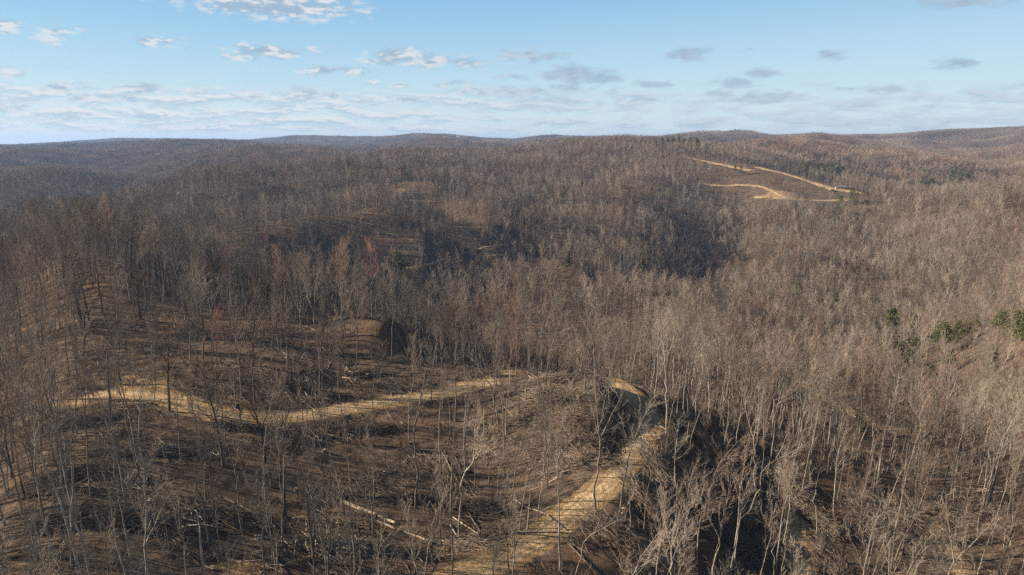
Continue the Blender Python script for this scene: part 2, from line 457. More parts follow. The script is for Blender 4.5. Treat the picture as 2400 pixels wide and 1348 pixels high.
def ground_mat():
    t = NT('forest floor')
    a = t.noise(0.05, 4, .6); b = t.noise(0.45, 6, .7, off=(40, 3, 0)); c = t.noise(2.6, 5, .75, off=(0, 70, 0)); f = t.noise(9.0, 3, .7)
    col = t.mix(t.mr(b, .36, .64), (.066, .049, .037), (.20, .148, .108))
    col = t.mix(t.mr(a, .50, .68), col, (.185, .118, .078))
    col = t.mix(t.mr(c, .50, .68, 0, .75), col, (.045, .031, .022))
    col = t.mix(t.mr(f, .60, .74, 0, .6), col, (.27, .215, .155))
    d = t.noise(0.16, 4, .65, off=(9, 9, 9))
    col = t.mix(t.mr(d, .56, .70, 0, .6), col, (.12, .10, .065))
    bare = t.attr('bare').outputs['Fac']
    soil = t.mix(t.mr(c, .3, .7), (.26, .155, .075), (.46, .31, .17))
    k = t.mr(t.math('ADD', bare, t.math('MULTIPLY', t.math('SUBTRACT', b, .5), .8)), .40, .62)
    col = t.mix(k, col, soil)
    t.bump(t.math('ADD', t.math('MULTIPLY', b, 1.6), c), 0.9, 0.6)
    return t.done(col, 1.0, 0.0)
def dirt_mat():
    t = NT('bare dirt')
    a = t.noise(0.22, 4, .6); c = t.noise(1.7, 6, .72); f = t.noise(7, 4, .7)
    ac = t.attr('across').outputs['Fac']
    col = t.mix(t.mr(a, .35, .65), (.38, .26, .14), (.60, .44, .25))
    col = t.mix(t.mr(c, .47, .64, 0, .85), col, (.17, .105, .06))
    col = t.mix(t.mr(f, .58, .72, 0, .5), col, (.62, .49, .32))
    # darker brown along the two wheel ruts
    w = t.math('ABSOLUTE', t.math('SUBTRACT', t.math('ABSOLUTE', ac), .42), 0.0)
    rut = t.mr(t.math('ADD', w, t.math('MULTIPLY', t.math('SUBTRACT', c, .5), .25)), .02, .16, .55, 0)
    col = t.mix(rut, col, (.27, .165, .085))
    edge = t.mr(t.math('ADD', t.math('ABSOLUTE', ac), t.math('MULTIPLY', t.math('SUBTRACT', c, .5), .9)), .72, 1.0, 0, .9)
    col = t.mix(edge, col, (.12, .078, .045))
    t.bump(t.math('ADD', c, t.math('MULTIPLY', f, .4)), 0.8, 0.4)
    return t.done(col, 1.0, 0.0)
def bark_mat(name, c0, c1, pale):
    t = NT(name)
    n = t.noise(1.0, 4, .7, vec=t.scale(t.pos, (2.2, 2.2, 0.5)))
    tx = t.N.new('ShaderNodeTexCoord')
    col = t.mix(t.mr(n, .38, .62), c0, c1)
    col = t.mix(t.mr(t.noise(.9, 3, .6, off=(5, 5, 5)), .58, .66, 0, pale), col, (.42, .37, .31))
    hs = t.N.new('ShaderNodeHueSaturation'); t.link(col, hs.inputs['Color'])
    t.link(t.mr(t.rnd(), 0, 1, .62, 1.3), hs.inputs['Value'])
    return t.done(hs.outputs[0], .9, .1)
def twig_mat(name, c0, c1, red=0.5):
    t = NT(name)
    big = t.noise(0.012, 3, .6)
    col = t.mix(t.rnd(), c0, c1)
    col = t.mix(t.mr(big, .50, .66, 0, red), col, (.245, .135, .095))
    hs = t.N.new('ShaderNodeHueSaturation'); t.link(col, hs.inputs['Color'])
    t.link(t.mr(t.noise(0.05, 2, .6, off=(3, 80, 0)), .3, .7, .75, 1.25), hs.inputs['Value'])
    return t.done(hs.outputs[0], .95, .05)
def leaf_mat(name, c0, c1):
    t = NT(name)
    col = t.mix(t.mr(t.noise(.7, 4, .7), .3, .7), c0, c1)
    return t.done(col, .9, .1)
def plain_mat(name, c, rough=.7, spec=.3, var=.25):
    t = NT(name)
    d = tuple(q * (1 - var) for q in c)
    return t.done(t.mix(t.mr(t.noise(2.5, 4, .7), .35, .65), c, d), rough, spec)
M_GROUND = ground_mat(); M_DIRT = dirt_mat()
M_BARK = {
 'grey': bark_mat('grey bark', (.13, .108, .088), (.25, .215, .18), .5),
 'pale': bark_mat('pale bark', (.17, .145, .115), (.32, .275, .225), .7),
 'dark': bark_mat('dark bark', (.065, .052, .042), (.13, .105, .085), .1),
}
M_TWIG = {
 'grey': twig_mat('grey brown twigs', (.20, .155, .118), (.30, .24, .185)),
 'pale': twig_mat('pale twigs', (.21, .172, .135), (.30, .25, .20), .15),
 'dark': twig_mat('brown twigs', (.135, .098, .072), (.21, .158, .118)),
 'red': twig_mat('red budded twigs', (.31, .15, .115), (.38, .20, .15), .0),
 'rust': twig_mat('rusty twigs', (.24, .145, .085), (.30, .19, .115), .0),
}
M_NEEDLE = leaf_mat('pine needles', (.050, .068, .022), (.165, .17, .062))
M_NEEDLE2 = leaf_mat('yellow green needles', (.09, .10, .035), (.18, .175, .07))
M_LOG = bark_mat('fallen log wood', (.30, .22, .15), (.50, .40, .29), .6)
M_LOGD = bark_mat('brown log bark', (.12, .085, .06), (.24, .18, .13), .3)
M_STICK = bark_mat('slash wood', (.13, .10, .075), (.32, .255, .19), .3)

# ------------------------------------------------------------------ mesh building
def set_tags(o, label=None, cat=None, group=None, kind=None):
    if label: o['label'] = label
    if cat: o['category'] = cat
    if group: o['group'] = group
    if kind: o['kind'] = kind
    return o
def mesh_np(name, V, faces, mats, smooth=False):
    """faces: list of (array n x k, material index)"""
    me = bpy.data.meshes.new(name)
    V = np.ascontiguousarray(V, np.float32)
    me.vertices.add(len(V)); me.vertices.foreach_set('co', V.ravel())
    fl = [(np.asarray(f, np.int32), mi) for f, mi in faces if len(f)]
    idx = np.concatenate([f.ravel() for f, _ in fl])
    tot = np.concatenate([np.full(len(f), f.shape[1], np.int32) for f, _ in fl])
    mi = np.concatenate([np.full(len(f), m, np.int32) for f, m in fl])
    me.loops.add(len(idx)); me.loops.foreach_set('vertex_index', idx)
    me.polygons.add(len(tot)); me.polygons.foreach_set('loop_start', (np.cumsum(tot) - tot).astype(np.int32))
    me.polygons.foreach_set('material_index', mi)
    me.polygons.foreach_set('use_smooth', np.full(len(tot), smooth))
    for m in mats: me.materials.append(m)
    me.update(calc_edges=True)
    return me
def link(name, me, parent=None):
    o = bpy.data.objects.new(name, me); C.objects.link(o)
    if parent: o.parent = parent
    return o
class Soup:
    def __init__(self): self.V = []; self.F = []; self.n = 0
    def add(self, V, F, mi=0):
        self.V.append(np.asarray(V, float)); self.F.append((np.asarray(F) + self.n, mi)); self.n += len(V)
    def mesh(self, name, mats, smooth=False):
        return mesh_np(name, np.concatenate(self.V), self.F, mats, smooth)
def tubes(S, P, Rd, sides, mi=0):
    """P (B,n,3) centre lines, Rd (B,n) radii"""
    B, n, _ = P.shape
    T = np.gradient(P, axis=1); T /= np.linalg.norm(T, axis=2, keepdims=True) + 1e-9
    mT = T.mean(1); ref = np.where(np.abs(mT[:, 2:3]) > 0.75, np.array([[1., 0, 0]]), np.array([[0, 0, 1.]]))[:, None, :]
    U = np.cross(T, np.broadcast_to(ref, T.shape)); U /= np.linalg.norm(U, axis=2, keepdims=True) + 1e-9
    W = np.cross(T, U)
    a = np.arange(sides) * 2 * math.pi / sides
    V = P[:, :, None, :] + Rd[:, :, None, None] * (U[:, :, None, :] * np.cos(a)[:, None] + W[:, :, None, :] * np.sin(a)[:, None])
    k = np.arange(B)[:, None, None] * n * sides; i = np.arange(n - 1)[None, :, None] * sides; j = np.arange(sides)[None, None, :]
    j2 = (j + 1) % sides
    F = np.stack([k + i + j, k + i + j2, k + i + sides + j2, k + i + sides + j], -1).reshape(-1, 4)
    S.add(V.reshape(-1, 3), F, mi)
def spawn(rng, P, Rd, per, t0, t1, ang, lf, rf, n, up=0.25, wig=0.12, rmin=0.0, tl=0.55, side=None):
    """children along each parent line: returns centre lines and radii"""
    B, m, _ = P.shape
    pi = np.repeat(np.arange(B), per)
    t = (np.tile(np.arange(per), B) + rng.uniform(0, 1, B * per)) / per
    tt = t0 + (t1 - t0) * t
    f = tt * (m - 1); i = np.clip(f.astype(int), 0, m - 2); fr = (f - i)[:, None]
    pos = P[pi, i] * (1 - fr) + P[pi, i + 1] * fr
    tan = P[pi, i + 1] - P[pi, i]; tan /= np.linalg.norm(tan, axis=1, keepdims=True) + 1e-9
    plen = np.linalg.norm(np.diff(P, axis=1), axis=2).sum(1)[pi]
    pr = Rd[pi, i] * (1 - fr[:, 0]) + Rd[pi, i + 1] * fr[:, 0]
    rd = rng.normal(size=(B * per, 3))
    if side is not None: rd = rd + np.asarray(side) * 1.3
    perp = rd - (rd * tan).sum(1, keepdims=True) * tan; perp /= np.linalg.norm(perp, axis=1, keepdims=True) + 1e-9
    a = np.radians(ang[0] + (ang[1] - ang[0]) * rng.uniform(size=B * per))[:, None]
    d = tan * np.cos(a) + perp * np.sin(a)
    L = plen * lf * (1 - tl * t) * rng.uniform(.7, 1.25, B * per)
    seg = (L / (n - 1))[:, None]
    Q = np.empty((B * per, n, 3)); Q[:, 0] = pos
    for k in range(1, n):
        d = d + np.array([0, 0, up / n * 2]) + rng.normal(size=d.shape) * wig
        d /= np.linalg.norm(d, axis=1, keepdims=True)
        Q[:, k] = Q[:, k - 1] + d * seg
    r0 = np.maximum(pr * rf, rmin)
    Rq = r0[:, None] * np.linspace(1, .3, n)[None, :]
    return Q, Rq
def trunk_line(rng, H, r0, n=12, bend=0.5, lean=(0, 0), curve=(0, 0)):
    t = np.linspace(0, 1, n)
    w = np.cumsum(rng.normal(size=(n, 2)) * bend * H / 26 / 2.2, axis=0); w -= w[0]; w *= t[:, None]
    x = w[:, 0] + lean[0] * H * t + curve[0] * H * t ** 2.4
    y = w[:, 1] + lean[1] * H * t + curve[1] * H * t ** 2.4
    P = np.stack([x, y, H * t], 1)[None]
    Rr = (r0 * (1 - .86 * t ** 1.1))[None]
    Rr[0, 0] *= 1.25
    return P, Rr
def make_tree(seed, H=26, r0=.24, cb=.55, limbs=18, ll=.30, ang=(30, 60), up=.5, n2=8, n3=6, twig=.014, fork=0, bend=.5, lean=(0, 0), curve=(0, 0), side=None, lod=0, stub=False, rmin2=.022, l2=.42, l3=.45):
    rng = np.random.default_rng(seed)
    T = Soup(); K = Soup()
    P, Rr = trunk_line(rng, H if not fork else H * .62, r0, 12 if lod == 0 else 5, bend, lean, curve)
    ns = (8, 5, 3, 3) if lod == 0 else (4, 3, 3, 3)
    if fork:
        Rr = (r0 * (1 - .45 * np.linspace(0, 1, P.shape[1])))[None]
    tubes(T, P, Rr, ns[0])
    lead, lr = P, Rr
    if fork:
        base = P[0, -1]; tan = P[0, -1] - P[0, -2]; tan /= np.linalg.norm(tan)
        Ls, rs = [], []
        a0 = rng.uniform(0, 6.28)
        for k in range(fork):
            a = a0 + k * 6.28 / fork + rng.uniform(-.4, .4); s = rng.uniform(.22, .45)
            n = 8 if lod == 0 else 4
            d = tan + np.array([math.cos(a) * s, math.sin(a) * s, 0])
            L = H * rng.uniform(.36, .46)
            q = [base]
            for j in range(n - 1):
                d = d + np.array([0, 0, .08]) + rng.normal(size=3) * .05; d /= np.linalg.norm(d)
                q.append(q[-1] + d * L / (n - 1))
            Ls.append(q); rs.append(np.linspace(r0 * .5, r0 * .1, n))
        lead = np.array(Ls); lr = np.array(rs)
        tubes(T, lead, lr, 6 if lod == 0 else 3)
        limbs = max(limbs // fork, 3); cb = .12; ll = ll * 2.0
    n1 = 7 if lod == 0 else 3
    L1, R1 = spawn(rng, lead, lr, limbs, cb, .985, ang, ll, .5, n1, up, .13, .03 if lod == 0 else .05, side=side, tl=.45)
    tubes(T, L1, R1, ns[1])
    if not stub:
        L2, R2 = spawn(rng, L1, R1, n2, .15, .98, (25, 60), l2, .55, 4 if lod == 0 else 3, up * .7, .16, rmin2)
        tubes(K, L2, R2, 3)
        if n3:
            L3, R3 = spawn(rng, np.concatenate([L2]), R2, n3, .12, 1.0, (20, 55), l3, .6, 3 if lod == 0 else 2, up * .5, .16, twig)
            tubes(K, L3, R3, 3)
    return T, K

# near kinds: name -> (parameters, bark, twig, words)
NEARK = []
def kind(n, word, bark, tw, **kw):
    for i in range(n): NEARK.append((word, bark, tw, dict(kw, seed=len(NEARK) * 7 + 3)))
kind(5, 'slender', 'grey', 'grey', H=26, r0=.165, cb=.58, limbs=16, ll=.20, ang=(25, 50), up=.7, n2=7, n3=7, bend=.9, twig=.015)
kind(3, 'slender', 'grey', 'dark', H=24, r0=.15, cb=.32, limbs=22, ll=.17, ang=(30, 70), up=.5, n2=6, n3=6, bend=1.6, twig=.014)
kind(3, 'slender', 'pale', 'grey', H=27, r0=.185, cb=.60, limbs=15, ll=.20, ang=(25, 50), up=.7, n2=7, n3=7, bend=.8, twig=.015)
kind(3, 'forked', 'grey', 'grey', H=25, r0=.21, limbs=16, ll=.23, fork=2, up=.7, n2=6, n3=7, bend=.9, twig=.015)
kind(2, 'forked', 'pale', 'pale', H=25, r0=.21, limbs=18, ll=.23, fork=3, up=.6, n2=6, n3=7, bend=1.5, twig=.015)
kind(3, 'broad crowned', 'grey', 'grey', H=26, r0=.25, cb=.42, limbs=20, ll=.34, ang=(35, 60), up=.65, n2=8, n3=8, bend=.7, twig=.015)
kind(2, 'dark barked', 'dark', 'dark', H=25, r0=.36, cb=.40, limbs=18, ll=.34, ang=(35, 65), up=.5, n2=8, n3=7, bend=.8, twig=.016)
kind(2, 'bowed', 'pale', 'pale', H=23, r0=.18, cb=.50, limbs=16, ll=.30, ang=(25, 50), up=.3, n2=7, n3=8, bend=.6, curve=(.22, .02), side=(1, 0, 0), twig=.015)
kind(2, 'bowed', 'grey', 'grey', H=22, r0=.17, cb=.45, limbs=15, ll=.32, ang=(25, 50), up=.25, n2=8, n3=8, bend=.6, curve=(.28, -.04), side=(1, 0, 0), twig=.015)
kind(2, 'red budded', 'grey', 'red', H=22, r0=.20, cb=.40, limbs=20, ll=.30, ang=(25, 45), up=.8, n2=8, n3=9, bend=.7, twig=.016)
kind(2, 'broken', 'pale', 'pale', H=12, r0=.24, cb=.55, limbs=4, ll=.16, ang=(30, 80), up=.2, n2=2, n3=0, bend=.6, stub=True)
kind(2, 'bushy', 'pale', 'pale', H=10, r0=.16, limbs=24, ll=.36, fork=4, ang=(20, 45), up=.5, n2=9, n3=8, bend=.5, twig=.015)
kind(2, 'small bushy', 'dark', 'grey', H=9, r0=.10, cb=.15, limbs=24, ll=.42, ang=(20, 45), up=.7, n2=9, n3=7, bend=.7, twig=.012)
kind(2, 'dense twiggy', 'grey', 'rust', H=20, r0=.18, cb=.34, limbs=22, ll=.30, ang=(25, 50), up=.6, n2=8, n3=9, bend=.7, twig=.015)

near_parts = []     # (trunk mesh, crown mesh, joined mesh, word, bark, H)
for i, (word, bark, tw, kw) in enumerate(NEARK):
    T, K = make_tree(**kw)
    tm = T.mesh('trunk', [M_BARK[bark]], True)
    cm = K.mesh('crown', [M_TWIG[tw]]) if K.V else None
    J = Soup(); J.V = list(T.V) ; J.F = list(T.F); J.n = T.n
    for v in K.V: J.V.append(v)
    for f, m in K.F: J.F.append((f + T.n, 1))
    jm = J.mesh('tree', [M_BARK[bark], M_TWIG[tw]])
    near_parts.append((tm, cm, jm, word, bark, kw['H']))

# middle distance trees: fewer, slightly stouter twigs
MIDK = []
def mid(n, bark, tw, w, **kw):
    for i in range(n):
        MIDK.append((bark, tw, w, dict(kw, seed=900 + len(MIDK) * 13, lod=1)))
base = dict(n2=8, n3=6, rmin2=.04, twig=.036)
mid(3, 'grey', 'grey', 1.0, H=22, r0=.15, cb=.38, limbs=12, ll=.36, ang=(30, 62), up=.45, **base)
mid(2, 'grey', 'pale', 1.0, H=23, r0=.15, cb=.38, limbs=12, ll=.34, ang=(30, 62), up=.5, **base)
mid(2, 'pale', 'pale', .6, H=22, r0=.17, limbs=10, ll=.25, fork=2, up=.7, **base)
mid(2, 'dark', 'dark', .8, H=22, r0=.20, cb=.32, limbs=11, ll=.34, ang=(35, 60), up=.5, **base)
mid(1, 'grey', 'red', .3, H=20, r0=.2, cb=.35, limbs=11, ll=.30, ang=(25, 45), up=.8, **base)
mid(1, 'grey', 'rust', .3, H=20, r0=.2, cb=.32, limbs=11, ll=.32, ang=(25, 45), up=.7, **base)
mid(1, 'dark', 'grey', .8, H=11, r0=.10, cb=.15, limbs=11, ll=.40, ang=(20, 45), up=.7, **base)
mid_mesh = []
for bark, tw, w, kw in MIDK:
    T, K = make_tree(**kw)
    J = Soup(); J.V = list(T.V) + list(K.V); J.F = list(T.F) + [(f + T.n, 1) for f, m in K.F]
    mid_mesh.append(J.mesh('tree', [M_BARK[bark], M_TWIG[tw]]))

# distant stands: many simple trees in one patch
def stand(seed, size, count, Hm, twigs, tr, pal):
    rng = np.random.default_rng(seed); S = Soup()
    g = int(math.ceil(math.sqrt(count))); cell = size / g
    pts = []
    for a in range(g):
        for b in range(g):
            pts.append(((a + rng.uniform(.05, .95)) * cell - size / 2, (b + rng.uniform(.05, .95)) * cell - size / 2))
    n = len(pts); pts = np.array(pts)
    H = Hm * rng.uniform(.72, 1.15, n)
    P = np.zeros((n, 2, 3)); P[:, :, :2] = pts[:, None]; P[:, 0, 2] = -4; P[:, 1, 2] = H * .9
    P[:, 1, :2] += rng.normal(size=(n, 2)) * .8
    tubes(S, P, np.stack([np.full(n, tr * 1.3), np.full(n, tr * .8)], 1), 3, 0)
    ci = rng.choice([1, 1, 1, 2, 2, 3], n)
    for mi in (1, 2, 3):
        idx = np.where(ci == mi)[0]
        if not len(idx): continue
        q = np.repeat(idx, twigs); m = len(q)
        t = rng.uniform(.38, .98, m); base = np.stack([pts[q, 0], pts[q, 1], H[q] * t * .92], 1)
        a = rng.uniform(0, 6.28, m); sp = H[q] * .26 * (1.15 - t) * rng.uniform(.5, 1.3, m) + .8
        o = rng.uniform(0, .35, m)
        st = base + np.stack([np.cos(a) * sp * o, np.sin(a) * sp * o, sp * o], 1)
        en = base + np.stack([np.cos(a) * sp, np.sin(a) * sp, sp * rng.uniform(.5, 1.3, m)], 1)
        tubes(S, np.stack([st, en], 1), np.stack([np.full(m, tr), np.full(m, tr * .4)], 1), 3, mi)
    return S.mesh('stand', [M_BARK[pal[0]], M_TWIG[pal[1]], M_TWIG[pal[2]], M_TWIG[pal[3]]])
far1 = [stand(1, 34, 25, 20, 46, .10, ('pale', 'grey', 'dark', 'pale')), stand(2, 34, 25, 20, 46, .10, ('grey', 'grey', 'dark', 'grey')),
        stand(3, 34, 25, 19, 46, .10, ('grey', 'dark', 'grey', 'rust')), stand(4, 34, 25, 21, 46, .10, ('pale', 'grey', 'pale', 'red'))]
far2 = [stand(5, 105, 196, 17, 12, .30, ('grey', 'grey', 'dark', 'grey')), stand(6, 105, 196, 17, 12, .30, ('grey', 'dark', 'grey', 'rust')), stand(7, 105, 196, 17, 12, .30, ('grey', 'grey', 'dark', 'dark'))]

# ------------------------------------------------------------------ ground sheet
nx, ny = len(GX), len(GY)
_i, _j = np.meshgrid(np.arange(nx - 1), np.arange(ny - 1), indexing='xy')
_q = (_j * nx + _i).ravel()
gme = mesh_np('ground', np.stack([_gx.ravel(), _gy.ravel(), GZ.ravel()], 1), [(np.stack([_q, _q + 1, _q + 1 + nx, _q + nx], 1), 0)], [M_GROUND], True)
ground = set_tags(link('ground', gme), kind='structure')
_d, _z, _w = near_track(_gx.ravel(), _gy.ravel())
bare = 0.75 * (1 - sstep(.45, 1.0, _d / _w))
BARE = [(330,905,9,.8),(1240,862,7,.6),(2120,965,13,.75),(560,1330,5,.6),(1830,455,26,.7),(1600,370,22,.45),(1565,728,8,.6),(1000,785,5,.3),(1660,420,40,.35),(1350,368,8,.7),(940,445,10,.6),(250,700,20,.35)]
for (u, v, rad, s) in BARE:
    x0, y0 = hit(u, v, hh)
    dd = np.hypot(_gx.ravel() - x0, _gy.ravel() - y0) / rad
    bare = np.maximum(bare, s * (1 - sstep(.4, 1.3, dd)))
at = gme.attributes.new('bare', 'FLOAT', 'POINT'); at.data.foreach_set('value', bare.astype(np.float32))

# ------------------------------------------------------------------ dirt tracks
def ribbon(line, zc, w, med):
    t = np.gradient(line, axis=0); t /= np.hypot(t[:, 0], t[:, 1])[:, None] + 1e-9
    nr = np.stack([-t[:, 1], t[:, 0]], 1)
    n = len(line); ks = np.linspace(-1, 1, 9)
    s = np.arange(n) * (1.2 if med < 300 else 4.0)
    V = []; A = []
    for k in ks:
        wid = w * .5 * (1 + .22 * vnoise(s / 4, np.full(n, 3.0 + np.sign(k)), 5) + .12 * vnoise(s / 1.3, np.full(n, 8.0 + np.sign(k)), 6))
        p = line + nr * (k * wid)[:, None]
        z = hh(p[:, 0], p[:, 1])
        lift = .10 if med < 300 else .35
        z = z + lift - (abs(k) ** 6) * lift * 2.2 + .06 * vnoise(p[:, 0] * .9, p[:, 1] * .9, 8) - .10 * math.exp(-((abs(k) - .42) / .13) ** 2)
        V.append(np.c_[p, z]); A.append(np.full(n, k))
    V = np.concatenate(V); A = np.concatenate(A)
    F = []
    kk = np.arange(n - 1)
    for c in range(8):
        F.append(np.stack([c * n + kk, c * n + kk + 1, (c + 1) * n + kk + 1, (c + 1) * n + kk], 1)[:, ::-1])
    return V, np.concatenate(F), A
for (nm, key, line, zc, w, med) in _tr:
    V, F, A = ribbon(line, zc, w, med)
    me = mesh_np('dirt_road', V, [(F, 0)], [M_DIRT], True)
    at = me.attributes.new('across', 'FLOAT', 'POINT'); at.data.foreach_set('value', A.astype(np.float32))
    set_tags(link('dirt_road', me), kind='structure')

# ------------------------------------------------------------------ where trees stand
rng = np.random.default_rng(12)
def in_view(x, y, m=240):
    u, v, d = project(x, y, hh(x, y) + 8)
    m = m + 480 * (1 - sstep(350, 700, np.hypot(x, y)))
    return (u > -m) & (u < 2400 + m) & (v < 1348 + 500)
def logged(x, y):
    """1 where the slope has been thinned by logging"""
    u, v, d = project(x, y, hh(x, y)); r = np.hypot(x, y)
    near = (r < 245)
    k = sstep(120, 330, u) * (1 - sstep(1330, 1560, u)) * (1 - .35 * np.exp(-((u - 1270) / 110) ** 2 - ((v - 1000) / 90) ** 2)) * (1 - sstep(218, 240, r))
    k = np.maximum(k, (.12 + .34 * sstep(1080, 1180, v)) * (1 - sstep(190, 235, r)) * (u > 1450))
    k = np.maximum(k, .5 * np.exp(-((u - 1300) / 160) ** 2 - ((v - 860) / 60) ** 2))
    far = np.exp(-(((u - 1800) / 190) ** 2 + ((v - 430) / 50) ** 2) ** 1.5) * (r > 700)
    slope = np.exp(-(((u - 1080) / 480) ** 2 + ((v - 600) / 75) ** 2) ** 1.5) * (r > 300) * .7
    return np.clip(np.maximum(np.maximum(k, far * .85), slope), 0, 1)
def scatter(r0, r1, cell, amax):
    X = np.arange(-r1 * math.sin(R(amax)), r1 * math.sin(R(amax)), cell); Y = np.arange(40, r1, cell)
    gx, gy = np.meshgrid(X, Y); gx = gx.ravel(); gy = gy.ravel()
    gx = gx + rng.uniform(-.48, .48, gx.shape) * cell; gy = gy + rng.uniform(-.48, .48, gy.shape) * cell
    r = np.hypot(gx, gy); a = np.abs(np.degrees(np.arctan2(gx, gy)))
    m = (r > r0) & (r < r1) & (a < amax)
    return gx[m], gy[m]
tx, ty = scatter(58, 950, 5.6, 56)
m = in_view(tx, ty); tx, ty = tx[m], ty[m]
d_, z_, w_ = near_track(tx, ty)
m = d_ > w_ * .5 + .9; tx, ty = tx[m], ty[m]
lg = logged(tx, ty)
r_ = np.hypot(tx, ty)
clump = fbm(tx / 22, ty / 22, 77, 3)
keep = rng.uniform(size=len(tx)) < np.clip((1 - lg) * (.80 + .5 * clump) + lg * (.52 + .4 * clump), .05, 1)
tx, ty, lg = tx[keep], ty[keep], lg[keep]

PINES = [ # photo u, base v, height px, yellow?, place phrase
 (2080,812,76,0,'on the right hillside, left end of the pine row'),(2140,792,44,1,'behind the pine row on the right hillside'),(2132,868,66,0,'lowest of the pine row on the right hillside'),
 (2196,842,74,0,'tallest in the middle of the right hillside row'),(2242,812,50,1,'just right of the middle pine on the right hillside'),(2222,872,46,0,'small, under the middle pine of the right hillside'),
 (2268,800,40,1,'between the pine row and the right edge pines'),(2320,872,48,0,'low one near the right edge of the hillside'),(2340,800,58,0,'left one of three at the right edge'),(2378,812,70,0,'middle one of three at the right edge'),(2400,806,66,0,'cut off by the right edge'),
 (1930,716,28,1,'left one of the pair on the mid right hillside'),(1955,722,26,1,'right one of the pair on the mid right hillside'),(2046,736,30,1,'alone above the pine row'),
 (2098,975,76,1,'slim, beside the orange bare bank in the valley'),(2012,1035,66,1,'slim, by the lower end of the valley track'),(1866,912,44,0,'beside the valley track where it dips'),(1955,934,26,1,'small one on the valley track edge'),(2290,975,24,1,'small one among bare trees at right'),
 (935,660,58,1,'behind the red budded trees at centre'),(1506,652,34,1,'in the dark hollow right of centre'),(1330,632,26,1,'rusty small one in the dark hollow'),
 (2160,446,22,0,'left of the ridge clump on the right skyline'),(2180,444,18,0,'second along the right skyline ridge'),(2228,438,26,0,'left part of the ridge top clump at right'),(2246,438,28,0,'middle of the ridge top clump at right'),(2264,440,24,0,'right part of the ridge top clump at right'),
 (2330,432,20,0,'alone on the ridge right of the clump'),(2358,432,18,0,'second from the right edge on the ridge'),(2394,434,18,0,'on the ridge at the right edge'),(2120,460,16,0,'small one down the right ridge'),
 (2000,480,26,1,'at the right end of the far clearing'),(1965,500,28,0,'below the far clearing at right'),(1322,470,20,0,'alone on the middle ridge'),
 (378,412,16,0,'leftmost of the row on the left ridge'),(402,415,16,0,'second of the row on the left ridge'),(415,414,14,0,'third of the row on the left ridge'),(455,408,16,0,'fourth of the row on the left ridge'),(478,412,24,0,'tallest of the row on the left ridge'),(488,410,22,0,'beside the tallest on the left ridge'),(500,412,16,0,'right end of the row on the left ridge'),
 (945,424,24,1,'left one of the yellow clump on the middle ridge'),(960,426,20,1,'right one of the yellow clump on the middle ridge'),(1215,345,16,0,'left end of the skyline clump at centre'),(1226,345,18,0,'second of the skyline clump at centre'),(1237,345,16,0,'third of the skyline clump at centre'),(1248,345,19,0,'fourth of the skyline clump at centre'),(1259,346,17,0,'fifth of the skyline clump at centre'),(1268,347,16,0,'right end of the skyline clump at centre'),
 (1346,342,12,0,'alone on the skyline right of centre'),(1492,348,12,0,'first left of the white roofed house'),(1512,349,12,0,'second left of the white roofed house'),(1538,352,14,0,'third left of the white roofed house'),(1553,352,18,0,'left end of the stand behind the white roofed house'),(1566,353,20,0,'second in the stand behind the white roofed house'),
 (1578,353,20,0,'third in the stand behind the white roofed house'),(1590,352,22,0,'directly behind the white roofed house'),(1603,354,18,0,'right of the white roofed house'),(1616,355,20,0,'second right of the white roofed house'),(1634,362,24,0,'right end of the stand above the dirt cut'),
 (1722,405,12,0,'left one above the upper dirt cut'),(1735,410,14,0,'right one above the upper dirt cut'),(1830,396,12,0,'alone above the middle of the dirt cut'),(1880,400,16,0,'left of the green stand above the clearing'),(1893,402,16,0,'second left of the green stand above the clearing'),
 (1912,412,20,0,'left end of the green stand above the clearing'),(1925,416,22,1,'second in the green stand above the clearing'),(1938,420,24,1,'third in the green stand above the clearing'),(1950,424,24,1,'brightest in the green stand above the clearing'),(1962,424,26,0,'fifth in the green stand above the clearing'),(1973,426,22,0,'right end of the green stand above the clearing'),
 (145,428,14,1,'leftmost of the pale green patch in the left valley'),(165,427,15,1,'second of the pale green patch in the left valley'),(195,426,15,1,'third of the pale green patch in the left valley'),(212,425,14,1,'right end of the pale green patch in the left valley'),
 (868,334,9,0,'in the dark green patch on the far left hills'),(884,334,9,0,'right one of the dark green patch on the far left hills'),(2010,372,10,0,'small one on the hills beyond the far clearing'),(1100,470,14,0,'small one on the middle slope'),(640,420,12,0,'small one on the left middle ridge'),
 (2175,900,40,1,'between the lowest pine and the valley bank'),(2110,850,36,0,'left of the lowest pine of the right hillside'),(2165,760,30,1,'uphill of the middle of the pine row'),(2290,770,30,1,'uphill of the three pines at the right edge'),(2215,700,24,1,'small one high on the right hillside'),(2330,690,22,0,'small one near the right edge, high up'),(1870,700,24,0,'alone low on the left of the right hillside'),(2000,655,20,1,'faint one midway up the right hillside'),
 (2140,455,18,0,'left of the left ridge pines on the right skyline'),(1700,372,12,0,'behind the dirt cut near the white roofed house'),(1655,366,14,0,'right of the stand above the dirt cut'),
]
